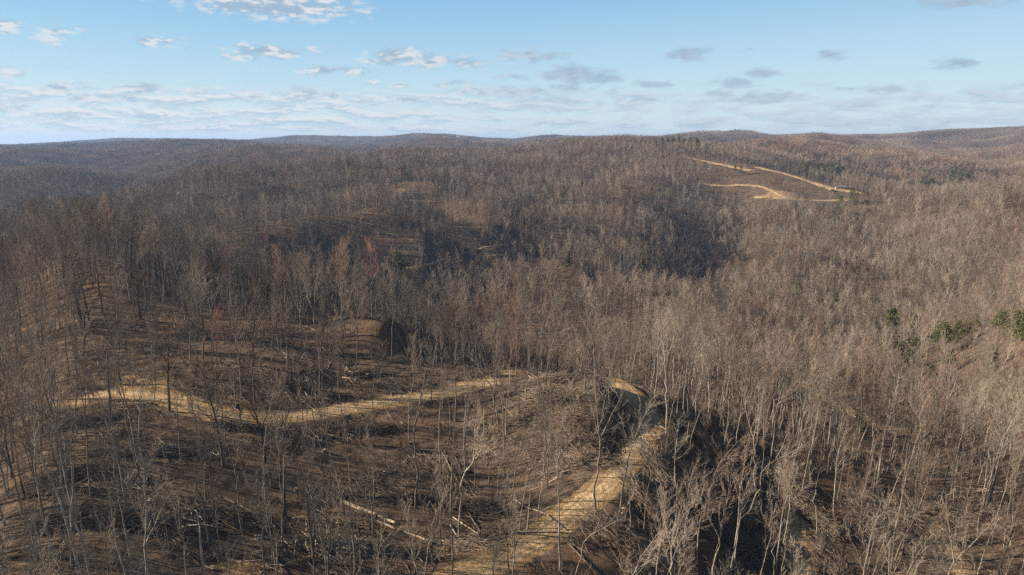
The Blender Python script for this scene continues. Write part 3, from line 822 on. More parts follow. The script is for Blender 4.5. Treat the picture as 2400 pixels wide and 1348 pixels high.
# trees located one by one in the photo: base u, v, top u, v, word, bark (None = any)
HAND = [
 (329,1130,269,815,'slender','pale'),(187,916,172,785,'slender','grey'),(260,1017,246,850,'forked','grey'),(224,1044,206,865,'slender','grey'),
 (524,1094,496,842,'dark barked',None),(516,1078,500,850,'slender','grey'),(510,1108,455,925,'slender','grey'),(425,1087,398,870,'slender','grey'),(412,1066,390,880,'slender','grey'),(622,1085,600,875,'dark barked',None),
 (649,1060,634,900,'slender','grey'),(709,1058,700,850,'slender','grey'),(738,1063,735,840,'slender','pale'),(169,1327,152,930,'slender','pale'),(132,1195,98,1005,'slender','grey'),
 (103,1347,78,1165,'slender','grey'),(578,1308,559,1115,'slender','pale'),(478,1350,462,1190,'broken',None),(397,1291,382,1100,'slender','grey'),(529,1041,520,880,'slender','grey'),
 (470,1050,440,905,'slender','grey'),(395,1130,372,985,'slender','grey'),(120,1010,95,880,'slender','grey'),(60,1000,30,850,'slender','grey'),(100,1120,76,960,'slender','grey'),(20,1150,-5,960,'slender','grey'),
 (820,1132,813,965,'slender','pale'),(847,1163,838,990,'slender','pale'),(877,1181,868,968,'slender','grey'),(941,1220,948,1055,'slender','pale'),(974,1191,970,885,'forked','pale'),(1012,1162,1020,1085,'broken',None),
 (1057,1212,1060,1038,'broken',None),(1076,1260,1098,915,'forked','pale'),(1168,1168,1190,1030,'bowed','grey'),(833,1338,831,1165,'broken',None),(972,1345,972,1170,'forked','grey'),(930,1330,932,1230,'small bushy',None),
 (1313,1336,1314,985,'slender','pale'),(1394,1230,1424,880,'forked','pale'),(1329,1061,1352,900,'forked','grey'),(1259,1221,1284,1020,'slender','pale'),(1218,1245,1262,1075,'bowed','pale'),(1205,1225,1240,985,'bowed','grey'),
 (1509,1245,1522,1060,'slender','pale'),(1541,1298,1550,1140,'slender','grey'),(1586,1168,1600,990,'bowed','pale'),(1583,1304,1592,1140,'slender','pale'),(1236,1240,1246,1130,'broken',None),
 (1606,1279,1640,1085,'bowed','pale'),(1633,1308,1648,1110,'slender','pale'),(1649,1248,1682,1095,'bowed','grey'),(1722,1346,1772,1110,'bowed','pale'),(1771,1194,1790,920,'forked','pale'),(1783,1180,1795,985,'slender','pale'),
 (1828,1301,1850,1060,'bowed','pale'),(1827,1188,1848,1030,'bowed','grey'),(1907,1203,1922,1055,'slender','pale'),(1915,1251,1928,1050,'forked','pale'),(1955,1227,1988,1020,'bowed','pale'),(1670,1325,1700,1200,'slender','pale'),
 (1932,1345,1934,1258,'bushy',None),(2228,1200,2238,1045,'slender','pale'),(2234,1190,2243,1050,'slender','pale'),(2239,1265,2262,1070,'slender','pale'),(2292,1245,2296,1045,'forked','pale'),(2352,1289,2380,1070,'slender','pale'),
 (2368,1277,2392,1110,'slender','pale'),(2292,1346,2365,1195,'bowed','pale'),(2145,1346,2180,1245,'bushy',None),(2030,1342,2046,1210,'bowed','pale'),(2049,1342,2120,1190,'bowed','pale'),(2251,1346,2275,1240,'forked','pale'),(2089,1334,2098,1170,'slender','pale'),
 (654,923,640,770,'slender','grey'),(707,833,700,610,'broad crowned',None),(660,840,650,700,'slender','grey'),(810,800,802,640,'slender','grey'),(765,815,755,690,'slender','grey'),(752,870,748,745,'slender','grey'),(750,860,742,640,'forked','grey'),
 (565,872,545,690,'forked','grey'),(580,875,570,720,'slender','grey'),(617,805,615,660,'slender','pale'),(305,870,285,710,'slender','grey'),(360,860,340,720,'slender','grey'),(190,770,165,600,'dark barked',None),(240,735,222,560,'dark barked',None),(340,1030,322,840,'slender','grey'),
 (918,840,920,640,'slender','grey'),(890,898,905,800,'broad crowned',None),(876,918,884,850,'bowed','grey'),(1008,902,1020,760,'forked','grey'),(1038,955,1034,770,'slender','grey'),(970,850,968,790,'bushy',None),(1135,1020,1126,850,'slender','pale'),(1168,1010,1150,800,'forked','pale'),
 (1185,1020,1190,790,'slender','pale'),(1215,1000,1220,850,'broad crowned',None),(1232,960,1236,770,'slender','grey'),(1270,945,1286,800,'slender','pale'),(1278,910,1330,730,'bowed','pale'),(1330,915,1345,780,'bowed','grey'),(1395,1000,1400,840,'slender','pale'),(1410,985,1425,870,'forked','grey'),
 (1590,890,1600,720,'slender','pale'),(1548,880,1560,705,'slender','pale'),(1660,970,1672,760,'forked','pale'),(1700,1010,1722,790,'bowed','grey'),(1790,1050,1800,840,'slender','pale'),(800,747,797,572,'red budded',None),(872,745,868,572,'red budded',None),(540,765,526,598,'red budded',None),(668,747,650,590,'red budded',None),(258,640,256,478,'dense twiggy',None),(212,650,205,490,'dense twiggy',None),(345,672,335,545,'red budded',None),(600,760,598,700,'red budded',None),(695,748,690,600,'broad crowned',None),(840,744,838,590,'broad crowned',None),(930,745,928,600,'forked','grey'),(1160,800,1165,590,'broad crowned',None),(1080,790,1085,640,'bowed','pale'),
]
hx, hy, hmeta = [], [], []
for (u, v, ut, vt, word, bark) in HAND:
    x, y = hit(u, min(v, 1348 + 30), hh); z = float(hh(x, y)[0])
    X, Y, Z = pix_dir(ut, vt)
    s = y / float(Y); xt = float(X) * s; zt = CAMZ + float(Z) * s
    hx.append(x); hy.append(y); hmeta.append((word, bark, zt - z, (xt - x)))
hx = np.array(hx); hy = np.array(hy)
d = np.hypot(tx[:, None] - hx[None], ty[:, None] - hy[None]).min(1)
uu, vv, _ = project(tx, ty, hh(tx, ty))
k = d > np.where(lg > .5, 3.2, 2.2)
tx, ty, lg = tx[k], ty[k], lg[k]
# openings seen in the photo: around the pines, the orange bank, the lower dirt road
GAPS = [(2120, 965, 9, 26, .95), (2150, 990, 7, 20, .9), (1565, 735, 7, 22, .8), (895, 790, 9, 8, .8), (1375, 985, 9, 6, .8), (240, 700, 12, 10, .5)]
for (u, v, hp, yel, ph) in PINES:
    GAPS.append((u, v, 4.0, 34, .7))
def gap_ok(x, y):
    ok = np.ones(len(x), bool)
    for (u, v, rad, L_, p) in GAPS:
        gx_, gy_ = hit(u, v, hh); r0 = math.hypot(gx_, gy_); ex, ey = -gx_ / r0, -gy_ / r0
        L2 = L_ * (1 if r0 < 700 else 1.6)
        t = np.clip((x - gx_) * ex + (y - gy_) * ey, 0, L2)
        ok &= ~((np.hypot(x - gx_ - ex * t, y - gy_ - ey * t) < rad) & (rngp0.uniform(size=len(x)) < p))
    for s in (2.5, 5, 8, 12, 16):
        r = np.hypot(x, y); d_, _, w_ = near_track(x * (1 + s / r), y * (1 + s / r))
        ok &= ~((d_ < w_ * .5) & (r < 190) & (rngp0.uniform(size=len(x)) < np.where(x > 25, .6, .35)))
    for s in (3, 6, 9, 12, 16, 20, 24, 28):
        r = np.hypot(x, y); d_, _, w_ = near_track(x * (1 + s / r), y * (1 + s / r))
        ok &= ~((d_ < w_ * .4) & (r > 230) & (r < 460) & (rngp0.uniform(size=len(x)) < .6))
    return ok
rngp0 = np.random.default_rng(8)
k = gap_ok(tx, ty); tx, ty, lg = tx[k], ty[k], lg[k]
uu, vv, _ = project(tx, ty, hh(tx, ty)); ut_, vt_, _ = project(tx, ty, hh(tx, ty) + 24)
rr = np.hypot(tx, ty)
inframe = (uu > -30) & (uu < 2430) & (vt_ < 1330)
order = np.argsort(np.where(inframe, rr, 1e9))
N_OWN = 300 - len(HAND)
own = order[:N_OWN]; rest = order[N_OWN:]

words = [p[3] for p in near_parts]; barks = [p[4] for p in near_parts]
def pick(rng, word=None, bark=None):
    c = [i for i in range(len(near_parts)) if (word is None or words[i] == word) and (bark is None or barks[i] == bark)]
    return c[int(rng.integers(len(c)))]
W_SPUR = {'slender': 12, 'forked': 2.5, 'broad crowned': .5, 'dark barked': .8, 'bowed': .6, 'red budded': .12, 'broken': .5, 'bushy': .6, 'small bushy': 1.0, 'dense twiggy': .2}
W_RIGHT = {'slender': 10, 'forked': 4, 'broad crowned': 2, 'dark barked': .5, 'bowed': 3, 'red budded': .03, 'broken': .4, 'bushy': .7, 'small bushy': 2, 'dense twiggy': .15}
W_WOOD = {'slender': 5, 'forked': 3, 'broad crowned': 5, 'dark barked': 2, 'bowed': .6, 'red budded': .15, 'broken': .15, 'bushy': .4, 'small bushy': 1.5, 'dense twiggy': .5}
def wpick(rng, W, pale=None):
    w = np.array([W[x] / words.count(x) for x in words])
    if pale is not None: w = w * np.array([pale if b == 'pale' else 1 for b in barks])
    return int(rng.choice(len(words), p=w / w.sum()))

own_list = []      # x, y, kind, scale, lean x, lean y, yaw
rngp = np.random.default_rng(5)
for x, y, (word, bark, H, dx) in zip(hx, hy, hmeta):
    i = pick(rngp, word, bark); H0 = near_parts[i][5]
    H = min(max(H, 5), 36)
    if word == 'bowed':
        cur = NEARK[i][3]['curve'][0] * .85
        yaw = rngp.uniform(-.5, .5) + (0 if dx >= 0 else math.pi); lean = (dx / H - (cur if dx >= 0 else -cur)) * .9
    else:
        yaw = rngp.uniform(0, 6.28); lean = dx / H
    own_list.append((x, y, i, H / H0, lean, rngp.normal() * .02, yaw))
for k in own:
    u = uu[k]
    i = wpick(rngp, W_SPUR if u < 1330 and (lg[k] > .3 or rr[k] < 185) else (W_RIGHT if u > 1330 else W_WOOD), 1.3 if u > 1200 else .8)
    s = rngp.uniform(.62, 1.08) * (.85 if lg[k] > .5 else 1)
    ln = (-.10 + .14 * (u / 1200)) if u < 1200 else .04 + .07 * (u - 1200) / 1200
    yaw = rngp.uniform(0, 6.28) if words[i] != 'bowed' else rngp.uniform(-.7, .7)
    own_list.append((tx[k], ty[k], i, s, ln * .8 + rngp.normal() * .035, rngp.normal() * .035, yaw))

# --- labels that single each tree out
mainroad = np.array(TRACKS[0][2], float); spur = np.array(sorted(TRACKS[1][2][3:], key=lambda p: p[1]), float)
def zone(u, v):
    rv = np.interp(u, mainroad[:, 0], mainroad[:, 1]); su = np.interp(v, spur[:, 1], spur[:, 0])
    if v < 900 and u > 1290: return 'in the woods beyond the dirt bend'
    if u < 1290 and v < rv:
        return 'on the knoll above the sandy road' if u > 600 else 'uphill of the sandy road fork'
    if u < su or (u < 1290 and v < 1000):
        if v < 1085: return 'just below the sandy road'
        if v < 1215: return 'midway down the logged slope'
        return 'low on the logged slope'
    if v < 1110: return 'right of the dirt bend'
    if u < 1865: return 'between dirt bend and left skid track'
    if u < 2225: return 'between the two skid tracks'
    return 'right of the last skid track'
ORD = ['first','second','third','fourth','fifth','sixth','seventh','eighth','ninth','tenth','eleventh','twelfth','thirteenth','fourteenth','fifteenth','sixteenth','seventeenth','eighteenth','nineteenth','twentieth']
TENS = {2: 'twenty', 3: 'thirty', 4: 'forty', 5: 'fifty', 6: 'sixty'}
def ordinal(n):
    if n <= 20: return ORD[n - 1]
    t, o = divmod(n, 10)
    return TENS[t] + '-' + ORD[o - 1] if o else TENS[t][:-1] + 'ieth'
LOOK = {'slender': 'slender', 'forked': 'forked', 'broad crowned': 'broad crowned', 'dark barked': 'dark barked', 'bowed': 'bowed', 'red budded': 'red budded', 'broken': 'broken topped', 'bushy': 'pale bushy', 'small bushy': 'low twiggy', 'dense twiggy': 'rusty twigged'}
info = []
for n, t in enumerate(own_list):
    x, y, i, s, lx, ly, yaw = t
    u, v, _ = project(x, y, float(hh(x, y)[0]))
    w = LOOK[words[i]]
    if words[i] in ('slender', 'forked'):
        w += ' ' + barks[i]
        if lx < -.09: w += ' left-leaning'
        elif lx > .13: w += ' right-leaning'
    info.append((zone(u, v), w, u, n))
lab = {}
from itertools import groupby
info.sort(key=lambda q: (q[0], q[1], q[2]))
for (zn, w), g in groupby(info, key=lambda q: (q[0], q[1])):
    g = list(g)
    for kx, q in enumerate(g):
        lab[q[3]] = f"{w} bare tree {zn}" if len(g) == 1 else f"{w} bare tree {zn}, {ordinal(kx + 1)} such from left"
def lean_matrix(lx, ly, yaw):
    z = Vector((lx, ly, 1)).normalized()
    return (z.to_track_quat('Z', 'Y') @ Vector((0, 0, 1)).rotation_difference(Vector((0, 0, 1)))).to_euler() if False else (Vector((0, 0, 1)).rotation_difference(z).to_matrix() @ Matrix.Rotation(yaw, 3, 'Z')).to_euler()
for n, (x, y, i, s, lx, ly, yaw) in enumerate(own_list):
    tm, cm, jm, word, bark, H0 = near_parts[i]
    nm = 'tree_snag' if word == 'broken' else ('young_tree' if 'bushy' in word else 'bare_tree')
    e = bpy.data.objects.new(nm, None); C.objects.link(e)
    e.location = (x, y, float(hh(x, y)[0]) - .15); e.scale = (s * 1.0, s * 1.0, s)
    e.rotation_euler = lean_matrix(lx, ly, yaw)
    set_tags(e, lab[n], 'tree', 'bare trees of the near slopes')
    link('trunk', tm, e)
    if cm: link('crown', cm, e)

# ------------------------------------------------------------------ instanced masses
def proto_collection(name, meshes):
    c = bpy.data.collections.new(name)
    for i, me in enumerate(meshes):
        o = bpy.data.objects.new('%s %03d' % (name, i), me); c.objects.link(o)
    return c
def instancer(name, coll, P, idx, rot, scl, kind='stuff', label=None, cat=None):
    me = bpy.data.meshes.new(name); P = np.ascontiguousarray(P, np.float32)
    me.vertices.add(len(P)); me.vertices.foreach_set('co', P.ravel())
    a = me.attributes.new('idx', 'INT', 'POINT'); a.data.foreach_set('value', np.asarray(idx, np.int32))
    a = me.attributes.new('rot', 'FLOAT_VECTOR', 'POINT'); a.data.foreach_set('vector', np.ascontiguousarray(rot, np.float32).ravel())
    a = me.attributes.new('scl', 'FLOAT', 'POINT'); a.data.foreach_set('value', np.asarray(scl, np.float32))
    o = link(name, me)
    ng = bpy.data.node_groups.new(name + ' scatter', 'GeometryNodeTree')
    ng.interface.new_socket('Geometry', in_out='INPUT', socket_type='NodeSocketGeometry')
    ng.interface.new_socket('Geometry', in_out='OUTPUT', socket_type='NodeSocketGeometry')
    N, L = ng.nodes, ng.links
    gi, go = N.new('NodeGroupInput'), N.new('NodeGroupOutput')
    ip = N.new('GeometryNodeInstanceOnPoints'); ci = N.new('GeometryNodeCollectionInfo')
    ci.inputs['Collection'].default_value = coll; ci.inputs['Separate Children'].default_value = True; ci.inputs['Reset Children'].default_value = True
    def at(nm, ty):
        q = N.new('GeometryNodeInputNamedAttribute'); q.data_type = ty; q.inputs['Name'].default_value = nm; return q.outputs['Attribute']
    er = N.new('FunctionNodeEulerToRotation'); L.new(at('rot', 'FLOAT_VECTOR'), er.inputs[0])
    L.new(gi.outputs[0], ip.inputs['Points']); L.new(ci.outputs[0], ip.inputs['Instance'])
    ip.inputs['Pick Instance'].default_value = True
    L.new(at('idx', 'INT'), ip.inputs['Instance Index']); L.new(er.outputs[0], ip.inputs['Rotation']); L.new(at('scl', 'FLOAT'), ip.inputs['Scale'])
    L.new(ip.outputs[0], go.inputs[0])
    md = o.modifiers.new('scatter', 'NODES'); md.node_group = ng
    set_tags(o, label, cat, None, kind)
    return o
def front_clear(x, y, reach):
    """False for most trees standing close below a far track, where the ground was cut"""
    r = np.hypot(x, y); ok = np.ones(len(x), bool)
    for s in (.12, .25, .4, .55, .7, .85, 1.0):
        d_, _, w_ = near_track(x * (1 + reach * s / r), y * (1 + reach * s / r))
        ok &= ~((d_ < w_ * .5 + 4) & (rngf.uniform(size=len(x)) < .55))
    return ok
PP, II, RO, SS = [], [], [], []
def put(x, y, z, i, r, s): PP.append((x, y, z)); II.append(i); RO.append(r); SS.append(s)
n_near = len(near_parts); n_mid = len(mid_mesh)
rngf = np.random.default_rng(99)
zz = hh(tx, ty) - .2
red = fbm(tx / 60, ty / 60, 31, 3)
mw = np.array([k[2] for k in MIDK])
sp1 = fbm(tx / 45, ty / 45, 91, 3); sp2 = fbm(tx / 70, ty / 70, 95, 2)
dk = np.array([1.0 if k[0] == 'dark' else 0 for k in MIDK]); pl = np.array([1.0 if 'pale' in k[:2] else 0 for k in MIDK])
fc = front_clear(tx, ty, 38)
for k in rest:
    if rr[k] > 600 and not fc[k]: continue
    x, y, r = tx[k], ty[k], rr[k]; u = uu[k]
    if r < 330:
        i = wpick(rngf, W_RIGHT if (u > 1400 and r < 240) else W_WOOD, 1.3 if u > 1200 else 1)
        yaw = rngf.uniform(0, 6.28) if words[i] != 'bowed' else rngf.uniform(-.7, .7)
        s = rngf.uniform(.62, 1.05) * (.82 if lg[k] > .5 else 1)
        put(x, y, zz[k], i, tuple(lean_matrix(.03 + rngf.normal() * .04, rngf.normal() * .04, yaw)), s)
    else:
        w = mw.copy(); w[-3:-1] *= np.clip(.4 + red[k] * 5, .1, 4)
        w = w * np.exp(2.6 * sp1[k] * dk) * np.exp(2.2 * (sp2[k] + (.12 if u > 1300 else -.1)) * pl)
        i = n_near + int(rngf.choice(n_mid, p=w / w.sum()))
        put(x, y, zz[k], i, (rngf.normal() * .04, rngf.normal() * .04, rngf.uniform(0, 6.28)), rngf.uniform(.66, 1.0) * (.85 if lg[k] > .5 else 1) * (1 + .30 * sp2[k]))
mx, my = scatter(950, 1500, 6.3, 47)
m = in_view(mx, my, 120); mx, my = mx[m], my[m]
d_, z_, w_ = near_track(mx, my); lgm = logged(mx, my)
m = gap_ok(mx, my) & (d_ > w_ * .5 + 2.5) & (rngf.uniform(size=len(mx)) < 1 - lgm * .86) & front_clear(mx, my, 100); mx, my, lgm = mx[m], my[m], lgm[m]
mz = hh(mx, my) - .3; red = fbm(mx / 90, my / 90, 31, 3); sp3 = fbm(mx / 70, my / 70, 91, 3)
for k in range(len(mx)):
    w = mw.copy(); w[-3:-1] *= np.clip(.4 + red[k] * 5, .1, 4); w = w * np.exp(2.6 * sp3[k] * dk) * np.exp(-2.0 * sp3[k] * pl)
    put(mx[k], my[k], mz[k], n_near + int(rngf.choice(n_mid, p=w / w.sum())), (0, 0, rngf.uniform(0, 6.28)), rngf.uniform(.72, 1.05) * (1 - .25 * lgm[k]))
def patches(r0, r1, cell, first, n, amax, sc):
    X = np.arange(-r1 * math.sin(R(amax)), r1 * math.sin(R(amax)), cell); Y = np.arange(100, r1, cell)
    gx, gy = np.meshgrid(X, Y); gx = gx.ravel(); gy = gy.ravel()
    r = np.hypot(gx, gy); a = np.abs(np.degrees(np.arctan2(gx, gy)))
    m = (r > r0) & (r < r1) & (a < amax); gx, gy = gx[m], gy[m]
    gx = gx + rngf.uniform(-.1, .1, gx.shape) * cell; gy = gy + rngf.uniform(-.1, .1, gy.shape) * cell
    e = cell * .35
    z = (hh(gx + e, gy) + hh(gx - e, gy) + hh(gx, gy + e) + hh(gx, gy - e)) / 4
    nx_ = -(hh(gx + e, gy) - hh(gx - e, gy)) / (2 * e); ny_ = -(hh(gx, gy + e) - hh(gx, gy - e)) / (2 * e)
    d_, _, w_ = near_track(gx, gy)
    fld = np.zeros(len(gx), bool)
    for (u, v, rad) in FIELDS:
        fx, fy = hit(u, v, hh); fld |= np.hypot(gx - fx, gy - fy) < rad
    rd = fbm(gx / 300, gy / 300, 31, 3)
    for k in range(len(gx)):
        if fld[k] or d_[k] < w_[k] + cell * .3: continue
        q = Vector((0, 0, 1)).rotation_difference(Vector((nx_[k], ny_[k], 1)).normalized()).to_matrix() @ Matrix.Rotation(rngf.integers(4) * math.pi / 2, 3, 'Z')
        i = first + int(rngf.integers(n))
        put(gx[k], gy[k], z[k] - .5, i, tuple(q.to_euler()), sc * rngf.uniform(.96, 1.1))
FIELDS = [(1052,322,150),(1806,321,110)]
patches(1490, 3400, 34 * .97, n_near + n_mid, 4, 44, 1.0)
patches(3350, 11500, 105 * .97, n_near + n_mid + 4, 3, 42, 1.0)
coll = proto_collection('tree kinds', [p[2] for p in near_parts] + mid_mesh + far1 + far2)
forest = instancer('forest', coll, PP, II, RO, SS, 'stuff', 'leafless grey brown forest covering the hills and hollows behind the logged slope', 'forest')
print('forest instances', len(PP), 'own', len(own_list))

# ------------------------------------------------------------------ logging slash and undergrowth
rngs = np.random.default_rng(321)
def stick_bundle(seed, n, rad, lmin, lmax, r0, r1, hgt, aim=None):
    g = np.random.default_rng(seed); S = Soup()
    P = np.zeros((n, 3, 3)); a = g.uniform(0, 6.28, n) if aim is None else g.normal(aim, .35, n) + math.pi * g.integers(0, 2, n)
    L = g.uniform(lmin, lmax, n); c = g.normal(size=(n, 2)) * rad * .45; z = np.abs(g.normal(size=n)) * hgt * .5 * np.exp(-(c ** 2).sum(1) / rad ** 2)
    t = g.normal(size=n) * .16 * (1 + hgt * .3)
    for k, q in enumerate((-.5, 0, .5)):
        P[:, k, 0] = c[:, 0] + np.cos(a) * L * q; P[:, k, 1] = c[:, 1] + np.sin(a) * L * q
        P[:, k, 2] = z + t * L * q + .1 + (g.normal(size=n) * .12 if k != 1 else 0)
    rr_ = g.uniform(r0, r1, n)
    tubes(S, P, np.stack([rr_, rr_ * .8, rr_ * .45], 1), 4)
    return S
sl = [stick_bundle(400 + i, 44, 3.4, .6, 4.5, .012, .045, .8).mesh('sticks', [M_STICK]) for i in range(5)]
sl += [stick_bundle(410 + i, 14, 3.2, 1.5, 7.0, .03, .085, .5).mesh('poles', [M_LOG if i == 1 else M_STICK]) for i in range(4)]
sx, sy = scatter(62, 330, 3.4, 50)
m = in_view(sx, sy, 200); sx, sy = sx[m], sy[m]
ls = np.clip(logged(sx, sy) + .12, 0, 1); d_, _, w_ = near_track(sx, sy)
cl = fbm(sx / 14, sy / 14, 61, 3)
brk = np.array([math.exp(-((a_ - 1270) / 130) ** 2 - ((b_ - 1030) / 110) ** 2) for a_, b_ in zip(*project(sx, sy, hh(sx, sy))[:2])])
pr = .6 * brk + .85 * ls * (.42 + .9 * cl) + .3 * np.exp(-((d_ - w_ * .5 - 3.0) / 2.2) ** 2) * (ls > .2)
m = (rngs.uniform(size=len(sx)) < pr) & (d_ > w_ * .5 + np.where(rngs.uniform(size=len(sx)) < .35, rngs.uniform(-1.6, 1.0, len(sx)), 2.4)); sx, sy = sx[m], sy[m]
def normal_rot(x, y, yaw, e=1.2):
    nx_ = -(hh(x + e, y) - hh(x - e, y)) / (2 * e); ny_ = -(hh(x, y + e) - hh(x, y - e)) / (2 * e)
    return [tuple((Vector((0, 0, 1)).rotation_difference(Vector((float(a), float(b), 1)).normalized()).to_matrix() @ Matrix.Rotation(w, 3, 'Z')).to_euler()) for a, b, w in zip(nx_, ny_, yaw)]
idx = rngs.choice(9, len(sx), p=[.15] * 5 + [.0625] * 4)
instancer('slash', proto_collection('slash kinds', sl), np.c_[sx, sy, hh(sx, sy)], idx, normal_rot(sx, sy, rngs.uniform(0, 6.28, len(sx))), rngs.uniform(.7, 1.3, len(sx)), 'stuff', 'broken branches and logging slash strewn over the thinned brown slope', 'slash')
def sapling(seed, H, n, spread):
    g = np.random.default_rng(seed); S = Soup()
    P, Rr = [], []
    for k in range(n):
        a = g.uniform(0, 6.28); L = H * g.uniform(.6, 1.1); s = g.uniform(.05, spread)
        P.append([(math.cos(a) * .2 * q + math.cos(a) * s * L * q, math.sin(a) * .2 * q + math.sin(a) * s * L * q, L * q) for q in np.linspace(0, 1, 4)])
    P = np.array(P); P[:, 1:] += g.normal(size=(n, 3, 3)) * .1
    Rr = np.repeat(np.linspace(.035, .012, 4)[None], n, 0)
    tubes(S, P, Rr, 3)
    B, RB = spawn(g, P, Rr, 9, .25, 1.0, (20, 50), .40, .6, 3, .5, .15, .012); tubes(S, B, RB, 3, 1)
    B2, RB2 = spawn(g, B, RB, 4, .2, 1.0, (20, 50), .5, .7, 2, .4, .15, .010); tubes(S, B2, RB2, 3, 1)
    return S
un = [sapling(500 + i, (3.2, 4.5, 6.0, 2.4)[i % 4], (4, 3, 3, 6)[i % 4], .5).mesh('sapling', [M_BARK['grey'], M_TWIG[('grey', 'dark', 'grey', 'pale', 'red', 'dark')[i]]]) for i in range(6)]
ux, uy = scatter(60, 520, 4.4, 49)
m = in_view(ux, uy, 200); ux, uy = ux[m], uy[m]
d_, _, w_ = near_track(ux, uy); cu = fbm(ux / 18, uy / 18, 63, 3); lu = logged(ux, uy)
brk = np.array([math.exp(-((a_ - 1270) / 110) ** 2 - ((b_ - 1020) / 90) ** 2) for a_, b_ in zip(*project(ux, uy, hh(ux, uy))[:2])])
m = (rngs.uniform(size=len(ux)) < (.34 + .9 * cu) * (1 - .6 * (lu > .6)) + .5 * brk + .35 * (project(ux, uy, hh(ux, uy))[0] > 1480) * (np.hypot(ux, uy) < 230)) & (d_ > w_ * .5 + 1.6); ux, uy = ux[m], uy[m]
instancer('undergrowth', proto_collection('undergrowth kinds', un), np.c_[ux, uy, hh(ux, uy) - .1], rngs.choice(6, len(ux), p=[.28, .22, .2, .16, .03, .11]), np.c_[rngs.normal(size=(len(ux), 2)) * .12, rngs.uniform(0, 6.28, len(ux))], rngs.uniform(.6, 1.2, len(ux)), 'stuff', 'thin leafless saplings and brush growing between the bare trees', 'undergrowth')

# ------------------------------------------------------------------ brush piles, each a thing
PILES = [ # u, v, length, width, height, yaw deg, label
 (1265,905,15,6,2.6,-20,'long heap of trimmed trunks and brush beside the dirt landing'),
 (1290,935,13,8,3.2,-30,'dark brush heap at the shaded head of the spur'),
 (975,1150+25,9,5,1.6,10,'low brush tangle midway down the logged slope'),
 (1110,1195,12,7,2.6,-35,'dark brush heap behind the crossed logs low on the slope'),
 (1465,1275,15,7,2.4,-28,'broad slash pile right of the lower dirt road'),
 (1540,1100,11,6,2.4,-60,'dark rubble and root heap outside the dirt bend'),
 (1500,1165,10,5,2.2,-55,'black brush heap along the right edge of the dirt bend'),
 (1375,1075,9,5,2.0,-40,'tangled tops lying below the shaded bank'),
 (640,905,11,5,2.0,10,'grey brush heap above the sandy road, left of centre'),
 (600,1010,16,4,1.4,4,'brush windrow along the lower edge of the sandy road'),
 (860,1008,16,4,1.5,14,'dark brush windrow below the sandy road in the middle'),
 (330,1060,17,5,1.6,18,'dark grey windrow of tops on the far left slope'),
 (200,990,11,6,2.0,15,'dark brush heap at the left end of the sandy road'),
 (180,1120,10,6,2.2,25,'black brush tangle under the leaning trees at left'),
 (185,1225,12,6,2.0,25,'dark brush heap low at the left of the slope'),
 (1010,820,12,6,2.0,10,'brush heap below the dark knoll bank'),
 (870,880,10,4,1.5,5,'tangled tops just above the sandy road'),
 (520,1210,12,8,1.8,-10,'pale tangle of fallen crowns low on the logged slope'),
 (1840,1140,11,6,2.6,-50,'dark brush heap at the top of the left skid track'),
 (2225,1215,12,5,2.2,-45,'brush pile across the head of the right skid track'),
 (1905,1215,10,4,2.0,-60,'brush ridge along the right side of the left skid track'),
 (1105,1285,9,5,1.6,-20,'brush tangle left of the lowest road'),
 (870,1290,12,5,1.6,5,'dark brush strip at the bottom of the logged slope'),
 (1318,985,13,8,2.2,-40,'dark brush heap on the crown of the spur inside the bend'),
 (1352,1035,11,7,2.0,-50,'brush heap on the shaded bank inside the dirt bend'),
 (1290,1050,12,7,1.8,-25,'matted tops behind the spur crown'),
 (1230,985,10,5,1.5,-20,'low brush tangle just below the landing'),
 (1600,1000,12,6,2.0,-60,'brush heap down slope right of the dirt bend'),
 (1660,1180,12,7,2.0,-40,'dark brush heap under the pale trees right of the bend'),
 (1760,1290,12,7,1.8,10,'dark brush left of the left skid track'),
 (2080,1200,12,7,1.8,-20,'dark brush between the two skid tracks'),
]
